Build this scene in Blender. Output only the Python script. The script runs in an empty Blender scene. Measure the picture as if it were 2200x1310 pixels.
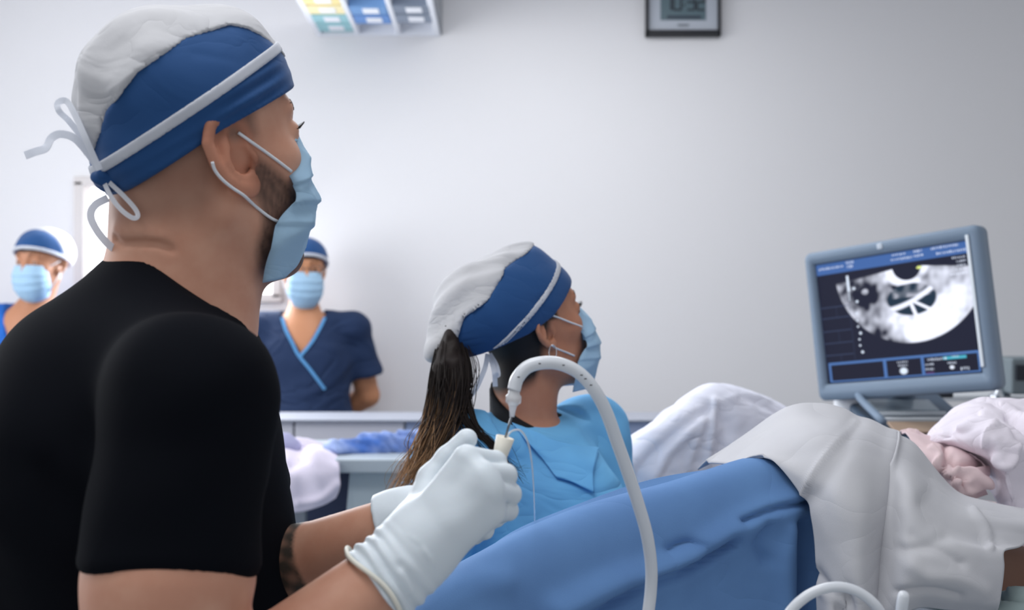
import bpy, math, random
import numpy as np
from mathutils import Vector, Matrix
random.seed(7); RNG = np.random.default_rng(11)
SC = bpy.context.scene; COL = SC.collection

# ------------------------------------------------------------------ camera, world, lights, exposure
CAMZ = 1.35; FPX = 2200.0
cam_d = bpy.data.cameras.new('camera'); cam = bpy.data.objects.new('camera', cam_d); COL.objects.link(cam)
cam.location = (0, 0, CAMZ); cam.rotation_euler = (math.pi/2, 0, 0)
cam_d.sensor_width = 36.0; cam_d.lens = 36.0; cam_d.clip_start = 0.05
cam_d.dof.use_dof = True; cam_d.dof.focus_distance = 1.22; cam_d.dof.aperture_fstop = 4.6
SC.camera = cam
SC.view_settings.view_transform = 'Standard'; SC.view_settings.look = 'None'
SC.view_settings.gamma = 1.0; SC.view_settings.use_curve_mapping = False
SC.view_settings.exposure = 0.0
wd = bpy.data.worlds.new('world'); SC.world = wd; wd.use_nodes = True
wd.node_tree.nodes['Background'].inputs[0].default_value = (0.92, 0.95, 1.0, 1)
wd.node_tree.nodes['Background'].inputs[1].default_value = 0.50
def area_light(name, loc, target, sx, sy, power, color):
    l = bpy.data.lights.new(name, 'AREA'); l.shape = 'RECTANGLE'; l.size = sx; l.size_y = sy
    l.energy = power; l.color = color
    o = bpy.data.objects.new(name, l); COL.objects.link(o); o.location = loc
    o.rotation_euler = (Vector(target)-Vector(loc)).to_track_quat('-Z', 'Z').to_euler()
    return o
area_light('daylight_side_window', (-2.55, 2.3, 1.75), (0.6, 2.9, 1.2), 1.7, 1.5, 44, (0.94, 0.965, 1.0))
area_light('daylight_back_window', (-1.29, 4.02, 1.72), (-0.6, 1.0, 1.2), 0.75, 0.65, 26, (0.92, 0.96, 1.0))
area_light('unseen_overhead_light', (0.1, 2.9, 2.72), (0.1, 2.9, 0), 1.2, 0.6, 20, (0.97, 0.98, 1.0))

area_light('unseen_overhead_light', (-0.5, 0.75, 2.72), (-0.3, 1.0, 0), 1.2, 0.6, 17, (0.97, 0.98, 1.0))  # unseen lamp, added to give the near objects top-down shading

# ------------------------------------------------------------------ helpers
def P(px, py, d):
    """a point d metres in front of the camera position on the ray of photo pixel (px, py)"""
    return np.array([(px-1100)/FPX*d, d, CAMZ-(py-655)/FPX*d])
def PX(p):
    p = np.asarray(p); return np.stack([1100+p[..., 0]/p[..., 1]*FPX, 655-(p[..., 2]-CAMZ)/p[..., 1]*FPX], -1)
def lin(c):
    c = np.array(c[:3], float)/255.0
    return tuple(np.where(c <= 0.04045, c/12.92, ((c+0.055)/1.055)**2.4)) + (1.0,)
MATS = {}
def mat(name, col, rough=0.7, bump=None, sss=0.0, sheen=0.0, metal=0.0, spec=0.4, vary=None, trans=0.0, emit=None, alpha=1.0, attr=None, coat=0.0, translucent=0.0, wrinkle=None):
    """bump=(scale, strength, distance); vary=(colour2, scale, detail); attr=(attribute, colour2) mixes by a mesh attribute"""
    if name in MATS: return MATS[name]
    m = bpy.data.materials.new(name); m.use_nodes = True; nt = m.node_tree; b = nt.nodes['Principled BSDF']
    b.inputs['Base Color'].default_value = lin(col); b.inputs['Roughness'].default_value = rough
    b.inputs['Metallic'].default_value = metal; b.inputs['Specular IOR Level'].default_value = spec
    b.inputs['Subsurface Weight'].default_value = sss; b.inputs['Subsurface Radius'].default_value = (0.012, 0.005, 0.003)
    b.inputs['Sheen Weight'].default_value = sheen; b.inputs['Transmission Weight'].default_value = trans
    b.inputs['Alpha'].default_value = alpha; b.inputs['Coat Weight'].default_value = coat
    tc = nt.nodes.new('ShaderNodeTexCoord')
    last = None
    if vary:
        n = nt.nodes.new('ShaderNodeTexNoise'); n.inputs['Scale'].default_value = vary[1]; n.inputs['Detail'].default_value = vary[2]
        nt.links.new(tc.outputs['Object'], n.inputs['Vector'])
        r = nt.nodes.new('ShaderNodeMapRange'); r.inputs[1].default_value = 0.35; r.inputs[2].default_value = 0.65
        nt.links.new(n.outputs['Fac'], r.inputs[0])
        mx = nt.nodes.new('ShaderNodeMix'); mx.data_type = 'RGBA'
        mx.inputs[6].default_value = lin(col); mx.inputs[7].default_value = lin(vary[0])
        nt.links.new(r.outputs[0], mx.inputs[0]); last = mx.outputs[2]
    for an, c2 in (attr or []):
        a = nt.nodes.new('ShaderNodeAttribute'); a.attribute_name = an
        mx = nt.nodes.new('ShaderNodeMix'); mx.data_type = 'RGBA'
        if last is None: mx.inputs[6].default_value = lin(col)
        else: nt.links.new(last, mx.inputs[6])
        mx.inputs[7].default_value = lin(c2)
        nt.links.new(a.outputs['Fac'], mx.inputs[0]); last = mx.outputs[2]
    if last is not None: nt.links.new(last, b.inputs['Base Color'])
    if bump:
        n = nt.nodes.new('ShaderNodeTexNoise'); n.inputs['Scale'].default_value = bump[0]; n.inputs['Detail'].default_value = 4
        nt.links.new(tc.outputs['Object'], n.inputs['Vector'])
        bp = nt.nodes.new('ShaderNodeBump'); bp.inputs['Strength'].default_value = bump[1]; bp.inputs['Distance'].default_value = bump[2]
        nt.links.new(n.outputs['Fac'], bp.inputs['Height']); nt.links.new(bp.outputs[0], b.inputs['Normal'])
        if wrinkle:     # soft cloth creases: ridged, warped noise (scale, distance)
            n2 = nt.nodes.new('ShaderNodeTexNoise'); n2.inputs['Scale'].default_value = wrinkle[0]; n2.inputs['Detail'].default_value = 2.5; n2.inputs['Distortion'].default_value = 0.8
            mp = nt.nodes.new('ShaderNodeMapping'); mp.inputs['Scale'].default_value = (0.55, 0.7, 1.0); mp.inputs['Rotation'].default_value = (0.3, 0.5, 0.2)
            nt.links.new(tc.outputs['Object'], mp.inputs[0]); nt.links.new(mp.outputs[0], n2.inputs['Vector'])
            sb = nt.nodes.new('ShaderNodeMath'); sb.operation = 'SUBTRACT'; sb.inputs[1].default_value = 0.5; nt.links.new(n2.outputs['Fac'], sb.inputs[0])
            ab = nt.nodes.new('ShaderNodeMath'); ab.operation = 'ABSOLUTE'; nt.links.new(sb.outputs[0], ab.inputs[0])
            sq = nt.nodes.new('ShaderNodeMath'); sq.operation = 'POWER'; sq.inputs[1].default_value = 0.7; nt.links.new(ab.outputs[0], sq.inputs[0])
            b2 = nt.nodes.new('ShaderNodeBump'); b2.inputs['Strength'].default_value = 0.5; b2.inputs['Distance'].default_value = wrinkle[1]
            nt.links.new(sq.outputs[0], b2.inputs['Height']); nt.links.new(b2.outputs[0], bp.inputs['Normal'])
    if emit:
        b.inputs['Emission Color'].default_value = lin(emit[0]); b.inputs['Emission Strength'].default_value = emit[1]
    if translucent > 0:
        tr = nt.nodes.new('ShaderNodeBsdfTranslucent'); tr.inputs[0].default_value = lin(col)
        if last is not None: nt.links.new(last, tr.inputs[0])
        ms = nt.nodes.new('ShaderNodeMixShader'); ms.inputs[0].default_value = translucent
        out = nt.nodes['Material Output']
        nt.links.new(b.outputs[0], ms.inputs[1]); nt.links.new(tr.outputs[0], ms.inputs[2]); nt.links.new(ms.outputs[0], out.inputs[0])
    MATS[name] = m
    return m
def link(name, me, m=None, parent=None, smooth=True):
    o = bpy.data.objects.new(name, me); COL.objects.link(o)
    if m: me.materials.append(m)
    if smooth and len(me.polygons): me.polygons.foreach_set('use_smooth', np.ones(len(me.polygons), bool))
    if parent is not None:
        o.parent = parent; o.matrix_parent_inverse = Matrix.Translation(-parent.location) if parent.type == 'EMPTY' else Matrix.Identity(4)
    return o
def raw_mesh(name, V, F):
    """V (n,3), F (m,k) one face size"""
    V = np.ascontiguousarray(V, np.float32); F = np.ascontiguousarray(F, np.int32)
    me = bpy.data.meshes.new(name); k = F.shape[1]
    me.vertices.add(len(V)); me.vertices.foreach_set('co', V.ravel())
    me.loops.add(F.size); me.loops.foreach_set('vertex_index', F.ravel())
    me.polygons.add(len(F)); me.polygons.foreach_set('loop_start', np.arange(0, F.size, k, dtype=np.int32))
    me.update(calc_edges=True); me.validate()
    return me
def set_attr(me, name, vals):
    a = me.attributes.new(name, 'FLOAT', 'POINT'); a.data.foreach_set('value', np.ascontiguousarray(vals, np.float32))
def thing(name, label, cat, loc=(0, 0, 0), group=None):
    o = bpy.data.objects.new(name, None); COL.objects.link(o); o.location = loc; o.empty_display_size = 0.05
    o['label'] = label; o['category'] = cat
    if group: o['group'] = group
    return o
def tag(o, label, cat, group=None):
    o['label'] = label; o['category'] = cat
    if group: o['group'] = group
    return o
def struct(o): o['kind'] = 'structure'; return o
class MB:
    """collects simple solids into one mesh (quads and triangles)"""
    def __init__(s): s.v = []; s.f = []
    def add(s, V, F):
        n = len(s.v); s.v += [tuple(map(float, v)) for v in V]; s.f += [tuple(i+n for i in f) for f in F]; return s
    def box(s, c, e, R=None):
        """centre, half extents, rotation (columns = axes)"""
        V = [np.array([x, y, z])*e for x in (-1, 1) for y in (-1, 1) for z in (-1, 1)]
        if R is not None: V = [R @ v for v in V]
        return s.add([np.array(c)+v for v in V], [(0, 1, 3, 2), (4, 6, 7, 5), (0, 4, 5, 1), (2, 3, 7, 6), (0, 2, 6, 4), (1, 5, 7, 3)])
    def ring_loft(s, rings, cap=True):
        n = len(rings[0]); V = [v for r in rings for v in r]; F = []
        for i in range(len(rings)-1):
            for j in range(n):
                F.append((i*n+j, i*n+(j+1) % n, (i+1)*n+(j+1) % n, (i+1)*n+j))
        if cap: F.append(tuple(range(n))[::-1]); F.append(tuple((len(rings)-1)*n+j for j in range(n)))
        return s.add(V, F)
    def tube(s, pts, r, n=10, cap=True):
        pts = [np.array(p, float) for p in pts]; rs = r if hasattr(r, '__len__') else [r]*len(pts)
        up = None; rings = []
        for i, p in enumerate(pts):
            t = pts[min(i+1, len(pts)-1)]-pts[max(i-1, 0)]; t /= np.linalg.norm(t)+1e-12
            if up is None:
                up = np.cross(t, [0, 0, 1.0]);
                if np.linalg.norm(up) < 1e-3: up = np.array([1.0, 0, 0])
            up = up - t*(up @ t); up /= np.linalg.norm(up); b = np.cross(t, up)
            rings.append([p+rs[i]*(math.cos(a)*up+math.sin(a)*b) for a in np.linspace(0, 2*math.pi, n, endpoint=False)])
        return s.ring_loft(rings, cap)
    def lathe(s, base, axis, prof, n=24):
        """prof: list of (height, radius) along axis"""
        axis = np.array(axis, float); axis /= np.linalg.norm(axis)
        u = np.cross(axis, [0.3, 0.9, 0.1]); u /= np.linalg.norm(u); w = np.cross(axis, u)
        return s.ring_loft([[np.array(base)+axis*h+r*(math.cos(a)*u+math.sin(a)*w) for a in np.linspace(0, 2*math.pi, n, endpoint=False)] for h, r in prof])
    def build(s, name, m, parent=None, smooth=False, bevel=0.0, seg=2):
        me = bpy.data.meshes.new(name); me.from_pydata(s.v, [], s.f); me.update()
        o = link(name, me, m, parent, smooth)
        if bevel:
            b = o.modifiers.new('bevel', 'BEVEL'); b.width = bevel; b.segments = seg; b.limit_method = 'ANGLE'; b.angle_limit = math.radians(40)
            me.polygons.foreach_set('use_smooth', np.ones(len(me.polygons), bool))
            w = o.modifiers.new('wn', 'WEIGHTED_NORMAL')
        return o
def spline(pts, n=8):
    """Catmull-Rom through pts (k,dim), n samples per span"""
    pts = np.asarray(pts, float); k = len(pts); out = []
    ext = np.vstack([2*pts[0]-pts[1], pts, 2*pts[-1]-pts[-2]])
    for i in range(k-1):
        p0, p1, p2, p3 = ext[i:i+4]
        for t in np.linspace(0, 1, n, endpoint=False):
            out.append(0.5*((2*p1)+(-p0+p2)*t+(2*p0-5*p1+4*p2-p3)*t*t+(-p0+3*p1-3*p2+p3)*t**3))
    out.append(pts[-1]); return np.array(out)

# ------------------------------------------------------------------ distance fields
def nrm(v): return np.sqrt(np.einsum('...i,...i->...', v, v))
def ell(p, c, r, R=None):
    q = p-np.asarray(c, np.float32)
    if R is not None: q = q @ np.asarray(R, np.float32)
    r = np.asarray(r, np.float32); k0 = nrm(q/r); k1 = nrm(q/(r*r)); return k0*(k0-1)/np.maximum(k1, 1e-6)
def cone(p, a, b, ra, rb):
    a = np.asarray(a, np.float32); b = np.asarray(b, np.float32); ba = b-a
    t = np.clip(((p-a) @ ba)/(ba @ ba), 0, 1); return nrm(p-a-t[:, None]*ba)-(ra+(rb-ra)*t)
def smin(a, b, k):
    h = np.clip(0.5+0.5*(b-a)/k, 0, 1); return b+(a-b)*h-k*h*(1-h)
def smax(a, b, k): return -smin(-a, -b, k)
def chain(p, pts, rs, k=0.0):
    d = None
    for i in range(len(pts)-1):
        e = cone(p, pts[i], pts[i+1], rs[i], rs[i+1]); d = e if d is None else (smin(d, e, k) if k else np.minimum(d, e))
    return d
def pline(p, pts):
    d = None
    for i in range(len(pts)-1):
        e = cone(p, pts[i], pts[i+1], 0, 0); d = e if d is None else np.minimum(d, e)
    return d
def crease(p, pts, w, amp):
    d = pline(p, pts); return amp*np.exp(-(d/w)**2)
_W = [(RNG.normal(size=3), RNG.uniform(0, 6.28)) for _ in range(40)]
def waves(p, freq, amp, i0=0, n=6):
    s = 0
    for i in range(i0, i0+n):
        k, ph = _W[i % 40]; s = s+np.sin((p @ np.asarray(k*freq, np.float32))+ph)
    return s*(amp/n)
def near(f, p, c, r):
    """evaluate f only inside the ball (c, r)"""
    dc = nrm(p-np.asarray(c, np.float32)); out = np.maximum(dc-r, 0)+0.05
    i = np.nonzero(dc < r)[0]
    if len(i): out[i] = f(p[i])
    return out
def sdf_mesh(f, lo, hi, h, B=8, project=1):
    lo = np.array(lo, np.float32); hi = np.array(hi, np.float32)
    nb = np.ceil((hi-lo)/(h*B)).astype(int); N = nb*B+1
    bi = np.stack(np.meshgrid(*[np.arange(n) for n in nb], indexing='ij'), -1).reshape(-1, 3)
    dc = f((lo+(bi+0.5)*B*h).astype(np.float32))
    act = np.abs(dc) < B*h*1.25+0.006
    G = np.ones(N, np.float32)
    sg = np.where(dc < 0, -1, 1).astype(np.float32).reshape(nb)
    G[:-1, :-1, :-1] = np.repeat(np.repeat(np.repeat(sg, B, 0), B, 1), B, 2)
    ab = bi[act]; off = np.stack(np.meshgrid(*[np.arange(B+1)]*3, indexing='ij'), -1).reshape(-1, 3)
    for s in range(0, len(ab), 600):
        I = (ab[s:s+600, None, :]*B+off[None]).reshape(-1, 3)
        G[I[:, 0], I[:, 1], I[:, 2]] = f((lo+I*h).astype(np.float32))
    for ax in range(3):
        sl = [slice(None)]*3; sl[ax] = 0; G[tuple(sl)] = np.abs(G[tuple(sl)])+1e-4; sl[ax] = -1; G[tuple(sl)] = np.abs(G[tuple(sl)])+1e-4
    S = G < 0
    c8 = [(a, b, c) for a in (0, 1) for b in (0, 1) for c in (0, 1)]
    cnt = np.zeros(N-1, np.uint8)
    for a, b, c in c8: cnt += S[a:N[0]-1+a, b:N[1]-1+b, c:N[2]-1+c]
    cells = np.argwhere((cnt > 0) & (cnt < 8))
    idx = np.full(N-1, -1, np.int32); idx[tuple(cells.T)] = np.arange(len(cells))
    acc = np.zeros((len(cells), 3)); wt = np.zeros(len(cells))
    for a in range(8):
        for b in range(a+1, 8):
            A = np.array(c8[a]); Bv = np.array(c8[b])
            if np.abs(A-Bv).sum() != 1: continue
            va = G[tuple((cells+A).T)]; vb = G[tuple((cells+Bv).T)]
            m = (va < 0) != (vb < 0); t = np.where(m, va/np.where(m, va-vb, 1), 0)
            acc[m] += (A+(Bv-A)*t[:, None])[m]; wt += m
    V = (lo+(cells+acc/wt[:, None])*h).astype(np.float32)
    for _ in range(project):
        e = np.float32(h*0.5); f0 = f(V); g = np.empty_like(V)
        for ax in range(3):
            q = V.copy(); q[:, ax] += e; g[:, ax] = (f(q)-f0)/e
        st = -(f0/np.maximum(np.einsum('ij,ij->i', g, g), 0.2))[:, None]*g
        V += np.clip(st, -0.6*h, 0.6*h)
    Q = []
    for ax in range(3):
        sl0 = [slice(None)]*3; sl1 = [slice(None)]*3; sl0[ax] = slice(0, -1); sl1[ax] = slice(1, None)
        s0 = S[tuple(sl0)]; s1 = S[tuple(sl1)]; E = np.argwhere(s0 != s1); neg = s0[tuple(E.T)]
        u, w = (ax+1) % 3, (ax+2) % 3; q = []
        for du, dw in ((0, 0), (-1, 0), (-1, -1), (0, -1)):
            e = E.copy(); e[:, u] += du; e[:, w] += dw; q.append(idx[tuple(e.T)])
        q = np.stack(q, 1); q[~neg] = q[~neg][:, ::-1]; Q.append(q)
    Q = np.vstack(Q); Q = Q[(Q >= 0).all(1)]
    return V, Q
def sdf_obj(name, f, lo, hi, h, m, parent=None, attrs=None, project=1, thin=None):
    V, Q = sdf_mesh(f, lo, hi, h, project=project)
    me = raw_mesh(name, V, Q)
    for an, fn in (attrs or {}).items(): set_attr(me, an, fn(V))
    return link(name, me, m, parent)
def trace(px, py, f, d0=0.5, d1=5.0, lift=0.0):
    """first hit of the photo ray of (px, py) with field f"""
    p = P(px, py, 1.0)-np.array([0, 0, CAMZ]); L = np.linalg.norm(p); p /= L; t = d0
    for _ in range(160):
        q = (np.array([0, 0, CAMZ])+p*t).astype(np.float32)[None]; d = float(f(q)[0])-lift
        if d < 2e-4 or t > d1: break
        t += d*0.7
    return np.array([0, 0, CAMZ])+p*t
def frame(yaw, pitch=0, roll=0):
    """columns: forward, left, up; yaw turns forward from +x towards +y"""
    R = Matrix.Rotation(math.radians(yaw), 3, 'Z') @ Matrix.Rotation(math.radians(-pitch), 3, 'Y') @ Matrix.Rotation(math.radians(roll), 3, 'X')
    return np.array(R)
def grid_sheet(name, ctrl, m, parent=None, nu=6, nv=6, disp=None, thick=0.0025, attrs=None):
    """ctrl rows x cols of world points -> smooth sheet with thickness; disp(px, V)-> offset along the normal"""
    C = np.array(ctrl, float); R, K, _ = C.shape
    A = np.stack([spline(C[r], nu) for r in range(R)]); S = np.stack([spline(A[:, k], nv) for k in range(A.shape[1])], 1)
    r, k = S.shape[:2]
    def normals(S):
        du = np.gradient(S, axis=1); dv = np.gradient(S, axis=0); n = np.cross(dv, du); return n/(nrm(n)[..., None]+1e-9)
    if disp is not None:
        n = normals(S); n *= np.where((n*(S-np.array([0, 0, CAMZ]))).sum(-1, keepdims=True) > 0, -1, 1)
        S = S+n*disp(PX(S), S)[..., None]
    V = S.reshape(-1, 3); I = np.arange(r*k).reshape(r, k)
    F = np.stack([I[:-1, :-1], I[1:, :-1], I[1:, 1:], I[:-1, 1:]], -1).reshape(-1, 4)
    me = raw_mesh(name, V, F)
    o = link(name, me, m, parent)
    s = o.modifiers.new('thickness', 'SOLIDIFY'); s.thickness = thick; s.offset = 0
    return o
def pxline(px, pts):
    """distance in photo pixels from sheet points to a polyline (used to lay folds)"""
    pts = spline(np.array(pts, float), 6) if len(pts) > 2 else np.array(pts, float); d = None
    for a, b in zip(pts[:-1], pts[1:]):
        ba = b-a; t = np.clip(((px-a) @ ba)/(ba @ ba+1e-9), 0, 1); e = nrm(px-a-t[..., None]*ba); d = e if d is None else np.minimum(d, e)
    return d
# ------------------------------------------------------------------ the room
M_wall = mat('wall_paint', (225, 224, 226), 0.85, bump=(220, 0.05, 0.001))
M_floor = mat('floor_vinyl', (150, 160, 168), 0.5, vary=((138, 148, 158), 6, 4))
M_white = mat('white_plastic', (232, 234, 238), 0.4)
WY = 4.12
def window_hole_wall(name, y, x0, x1, z0, z1, hx0, hx1, hz0, hz1, m):
    b = MB()
    for (a, c, e, g) in ((x0, hx0, z0, z1), (hx1, x1, z0, z1), (hx0, hx1, z0, hz0), (hx0, hx1, hz1, z1)):
        b.box(((a+c)/2, y+0.08, (e+g)/2), ((c-a)/2, 0.08, (g-e)/2))
    return struct(b.build(name, m))
wx0, wx1 = P(172, 0, WY)[0], P(596, 0, WY)[0]; wz0, wz1 = P(0, 640, WY)[2], P(0, 390, WY)[2]
window_hole_wall('wall_back', WY, -2.7, 3.4, 0, 2.8, wx0, wx1, wz0, wz1, M_wall)
b = MB(); b.box((0.35, 2.0, -0.05), (3.05, 2.3, 0.05)); struct(b.build('floor', M_floor))
b = MB(); b.box((0.35, 2.9, 2.85), (3.05, 1.4, 0.05)); struct(b.build('ceiling', M_wall))
# left wall with the big side window opening the daylight comes through
b = MB()
for (a, c, e, g) in ((1.2, 1.4, 0, 2.8), (3.2, WY, 0, 2.8), (1.4, 3.2, 0, 0.95), (1.4, 3.2, 2.5, 2.8)):
    b.box((-2.78, (a+c)/2, (e+g)/2), (0.08, (c-a)/2, (g-e)/2))
struct(b.build('wall_left', M_wall))
M_frame = mat('window_frame_paint', (206, 200, 198), 0.5)
win = bpy.data.objects.new('window_1', None); COL.objects.link(win); win.location = ((wx0+wx1)/2, WY, wz0); struct(win)
b = MB()
for c, e in ((((wx0+wx1)/2, WY+0.02, wz1), ((wx1-wx0)/2+0.02, 0.04, 0.018)), (((wx0+wx1)/2, WY+0.02, wz0), ((wx1-wx0)/2+0.02, 0.04, 0.018)),
             ((wx0, WY+0.02, (wz0+wz1)/2), (0.018, 0.04, (wz1-wz0)/2)), ((wx1, WY+0.02, (wz0+wz1)/2), (0.018, 0.04, (wz1-wz0)/2))): b.box(c, e)
b.build('window_frame', M_frame, win, bevel=0.004)
b = MB(); b.box(((wx0+wx1)/2, WY+0.12, (wz0+wz1)/2), ((wx1-wx0)/2+0.1, 0.004, (wz1-wz0)/2+0.1))
b.build('pane', mat('frosted_daylight_pane', (255, 255, 255), 0.6, emit=((250, 252, 255), 2.2)), win)
# ------------------------------------------------------------------ people: shared builders
M_lash = mat('lash_hair', (20, 16, 14), 0.6)
M_eye = mat('eye_white', (225, 222, 220), 0.2)
M_loop = mat('white_elastic', (222, 226, 232), 0.7)
M_mask = mat('mask_blue', (182, 216, 240), 0.85, bump=(900, 0.15, 0.0005), translucent=0.3, wrinkle=(24, 0.006))
M_capblue = mat('cap_blue_cloth', (24, 71, 124), 0.85, bump=(700, 0.2, 0.0006), sheen=0.1, wrinkle=(16, 0.005))
M_capwhite = mat('cap_white_cloth', (214, 214, 217), 0.85, bump=(90, 0.2, 0.002), translucent=0.3, wrinkle=(22, 0.010))
class Head:
    """o = midpoint between the ear canals; local axes: x forward, y left, z up"""
    def __init__(s, o, yaw, pitch, roll, sc, ear=1.0, jaw=1.0, earflare=24, nose=0.0, earx=0.0, chinx=0.0, skull=(-0.004, 0.099)):
        s.o = np.array(o, float); s.R = frame(yaw, pitch, roll); s.sc = sc; s.ear = ear; s.jaw = jaw; s.flare = earflare; s.nose = nose; s.earx = earx; s.chinx = chinx; s.skull = skull
    def loc(s, p): return (((p-s.o.astype(np.float32)) @ s.R.astype(np.float32))/np.float32(s.sc)).astype(np.float32)
    def w(s, q): return (np.asarray(q, float)*s.sc) @ s.R.T + s.o
    def skin(s, p): return near(s._skin, p, s.w((0.01, 0, 0.0)), 0.21*s.sc)
    def _skin(s, p): return s.base(s.loc(p))*s.sc
    def base(s, q, ears=True):
        q = np.concatenate([q[:, :1], q[:, 1:]], 1); j = s.jaw
        m = q.copy(); m[:, 1] = np.abs(m[:, 1])
        d = ell(q, (s.skull[0], 0, 0.047), (s.skull[1], 0.077, 0.086))
        d = smin(d, ell(q, (0.038, 0, -0.022), (0.057, 0.058, 0.085)), 0.03)
        d = smin(d, cone(m, (-0.004, 0.050*j, -0.045), (0.064+s.chinx*0.8, 0.016*j, -0.099*j), 0.019, 0.017), 0.028)
        d = smin(d, ell(q, (0.079+s.chinx, 0, -0.099*j), (0.018, 0.021, 0.018)), 0.02)
        d = smin(d, ell(m, (0.056, 0.041, -0.004), (0.026, 0.022, 0.02)), 0.018)
        d = smin(d, cone(m, (0.0885, 0.012, 0.045), (0.077, 0.044, 0.046), 0.009, 0.008), 0.012)
        d = smin(d, cone(q, (0.0905, 0, 0.030), (0.109+s.nose, 0, -0.012), 0.0085, 0.0115), 0.012)
        d = smin(d, ell(m, (0.097+s.nose, 0.012, -0.017), (0.011, 0.008, 0.009)), 0.006)
        d = smin(d, ell(q, (0.096+s.chinx*0.8, 0, -0.055), (0.013, 0.022, 0.011)), 0.010)
        d = smax(d, -ell(m, (0.103, 0.034, 0.0235), (0.021, 0.017, 0.0135)), 0.012)
        lid = ell(m, (0.0795, 0.033, 0.0225), (0.0135, 0.0150, 0.0130))
        lid = smax(lid, -ell(m, (0.0965, 0.0335, 0.0215), (0.009, 0.0125, 0.0048)), 0.002)
        d = smin(d, lid, 0.005)
        if ears: d = smin(d, s.earf(q), 0.004)
        return d
    def earf(s, q):
        m = q.copy(); m[:, 1] = np.abs(m[:, 1]); g = s.ear
        m = (m-np.array([0.002+s.earx, 0.0665, 0.002], np.float32))/g
        a = math.radians(s.flare); t = math.radians(13)
        # u forward, w up, n outward; the rear edge stands off the head, the top leans back
        u = m[:, 0]*math.cos(a)-m[:, 1]*math.sin(a); n = m[:, 0]*math.sin(a)+m[:, 1]*math.cos(a); w = m[:, 2]
        uu = u*math.cos(t)+w*math.sin(t); ww = -u*math.sin(t)+w*math.cos(t)
        e = np.stack([uu/1.18, n, ww], 1).astype(np.float32)
        hel = [(0.003, 0.004, 0.004), (0.0085, 0.005, 0.014), (0.006, 0.006, 0.0265), (-0.004, 0.0075, 0.0335), (-0.0155, 0.0095, 0.031), (-0.0225, 0.0105, 0.019), (-0.0225, 0.0095, 0.003), (-0.018, 0.0075, -0.012), (-0.0105, 0.005, -0.022)]
        d = chain(e, hel, [0.0026, 0.0033, 0.0037, 0.0040, 0.0042, 0.0042, 0.0040, 0.0040, 0.0052])
        plate = ell(e, (-0.0075, 0.0042, 0.004), (0.0165, 0.0040, 0.0300))
        d = smin(d, plate, 0.004)
        d = smin(d, chain(e, [(-0.003, 0.006, 0.023), (-0.0105, 0.0085, 0.014), (-0.0135, 0.009, 0.001), (-0.0095, 0.0075, -0.011), (-0.003, 0.0065, -0.0135)], [0.0022, 0.003, 0.0033, 0.0033, 0.003]), 0.004)
        d = smin(d, ell(e, (-0.0035, 0.0035, -0.0245), (0.0085, 0.0045, 0.0090)), 0.006)
        d = smin(d, ell(e, (0.006, 0.004, -0.004), (0.0045, 0.0045, 0.0065)), 0.004)
        d = smax(d, -ell(e, (-0.0030, 0.0065, -0.0020), (0.0088, 0.0110, 0.0120)), 0.003)
        d = smax(d, -ell(e, (-0.0002, 0.0080, 0.0160), (0.0062, 0.0075, 0.0098)), 0.003)
        back = cone(e, (-0.002, -0.0125, -0.004), (-0.002, -0.0125, 0.016), 0.0110, 0.0110)
        return smin(d, back, 0.006)*g
    def eyes(s, parent, lashes=True):
        for sd in (-1, 1):
            c = np.array((0.0785, sd*0.033, 0.0220))
            b = MB(); rings = []
            for th in np.linspace(0.02, math.pi-0.02, 12):
                rings.append([s.w(c+0.0126*np.array([math.sin(th)*math.cos(a), math.sin(th)*math.sin(a), math.cos(th)])) for a in np.linspace(0, 2*math.pi, 16, endpoint=False)])
            b.ring_loft(rings); e = b.build('eye', M_eye, parent, True)
            b = MB(); f = np.array([1, 0, 0.0])
            b.add([s.w(c+np.array([0.0127, 0, 0]))]+[s.w(c+np.array([0.0116, 0.0055*math.cos(a), 0.0055*math.sin(a)])) for a in np.linspace(0, 2*math.pi, 16, endpoint=False)], [(0, i+1, (i+1) % 16+1) for i in range(16)])
            b.build('iris', mat('iris_brown', (38, 24, 16), 0.15), e)
            if lashes:
                b = MB()
                for i in range(15):
                    y = sd*(0.033+(i-7)*0.00165); q = abs(i-7)/7.0; x0 = 0.0915-0.0035*q*q-0.004*(1 if (sd*(y))>0.036 else 0)*q
                    p0 = np.array([x0, y, 0.0262-0.003*q*q]); out = np.array([0.0085, (y-sd*0.033)*0.55, 0.0015])
                    b.tube([s.w(p0), s.w(p0+out*0.5+np.array([0, 0, -0.0008])), s.w(p0+out+np.array([0, 0, 0.0028]))], [0.0005, 0.0004, 0.0001], 4)
                b.build('eyelashes', M_lash, parent, True)
    def brows(s, parent, m):
        for sd in (-1, 1):
            b = MB()
            for i in range(46):
                t = random.random(); y = sd*(0.012+0.036*t); z = 0.0455+0.006*math.sin(t*2.4)+random.uniform(-0.0028, 0.0028)*(1-0.6*t)
                q = np.array([[0.06, y, z]], np.float32)
                lo, hi = 0.03, 0.14
                for _ in range(24):
                    md = (lo+hi)/2; q[0, 0] = md
                    if s.base(q, False)[0] < 0: lo = md
                    else: hi = md
                p0 = np.array([lo-0.0004, y, z]); d = np.array([-0.004*t, sd*0.0055, 0.0022*(0.7-t)])
                b.tube([s.w(p0), s.w(p0+d*0.5+np.array([0.0008, 0, 0])), s.w(p0+d)], [0.0004, 0.0004, 0.0002], 4)
            b.build('eyebrow', m, parent, True)
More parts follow.
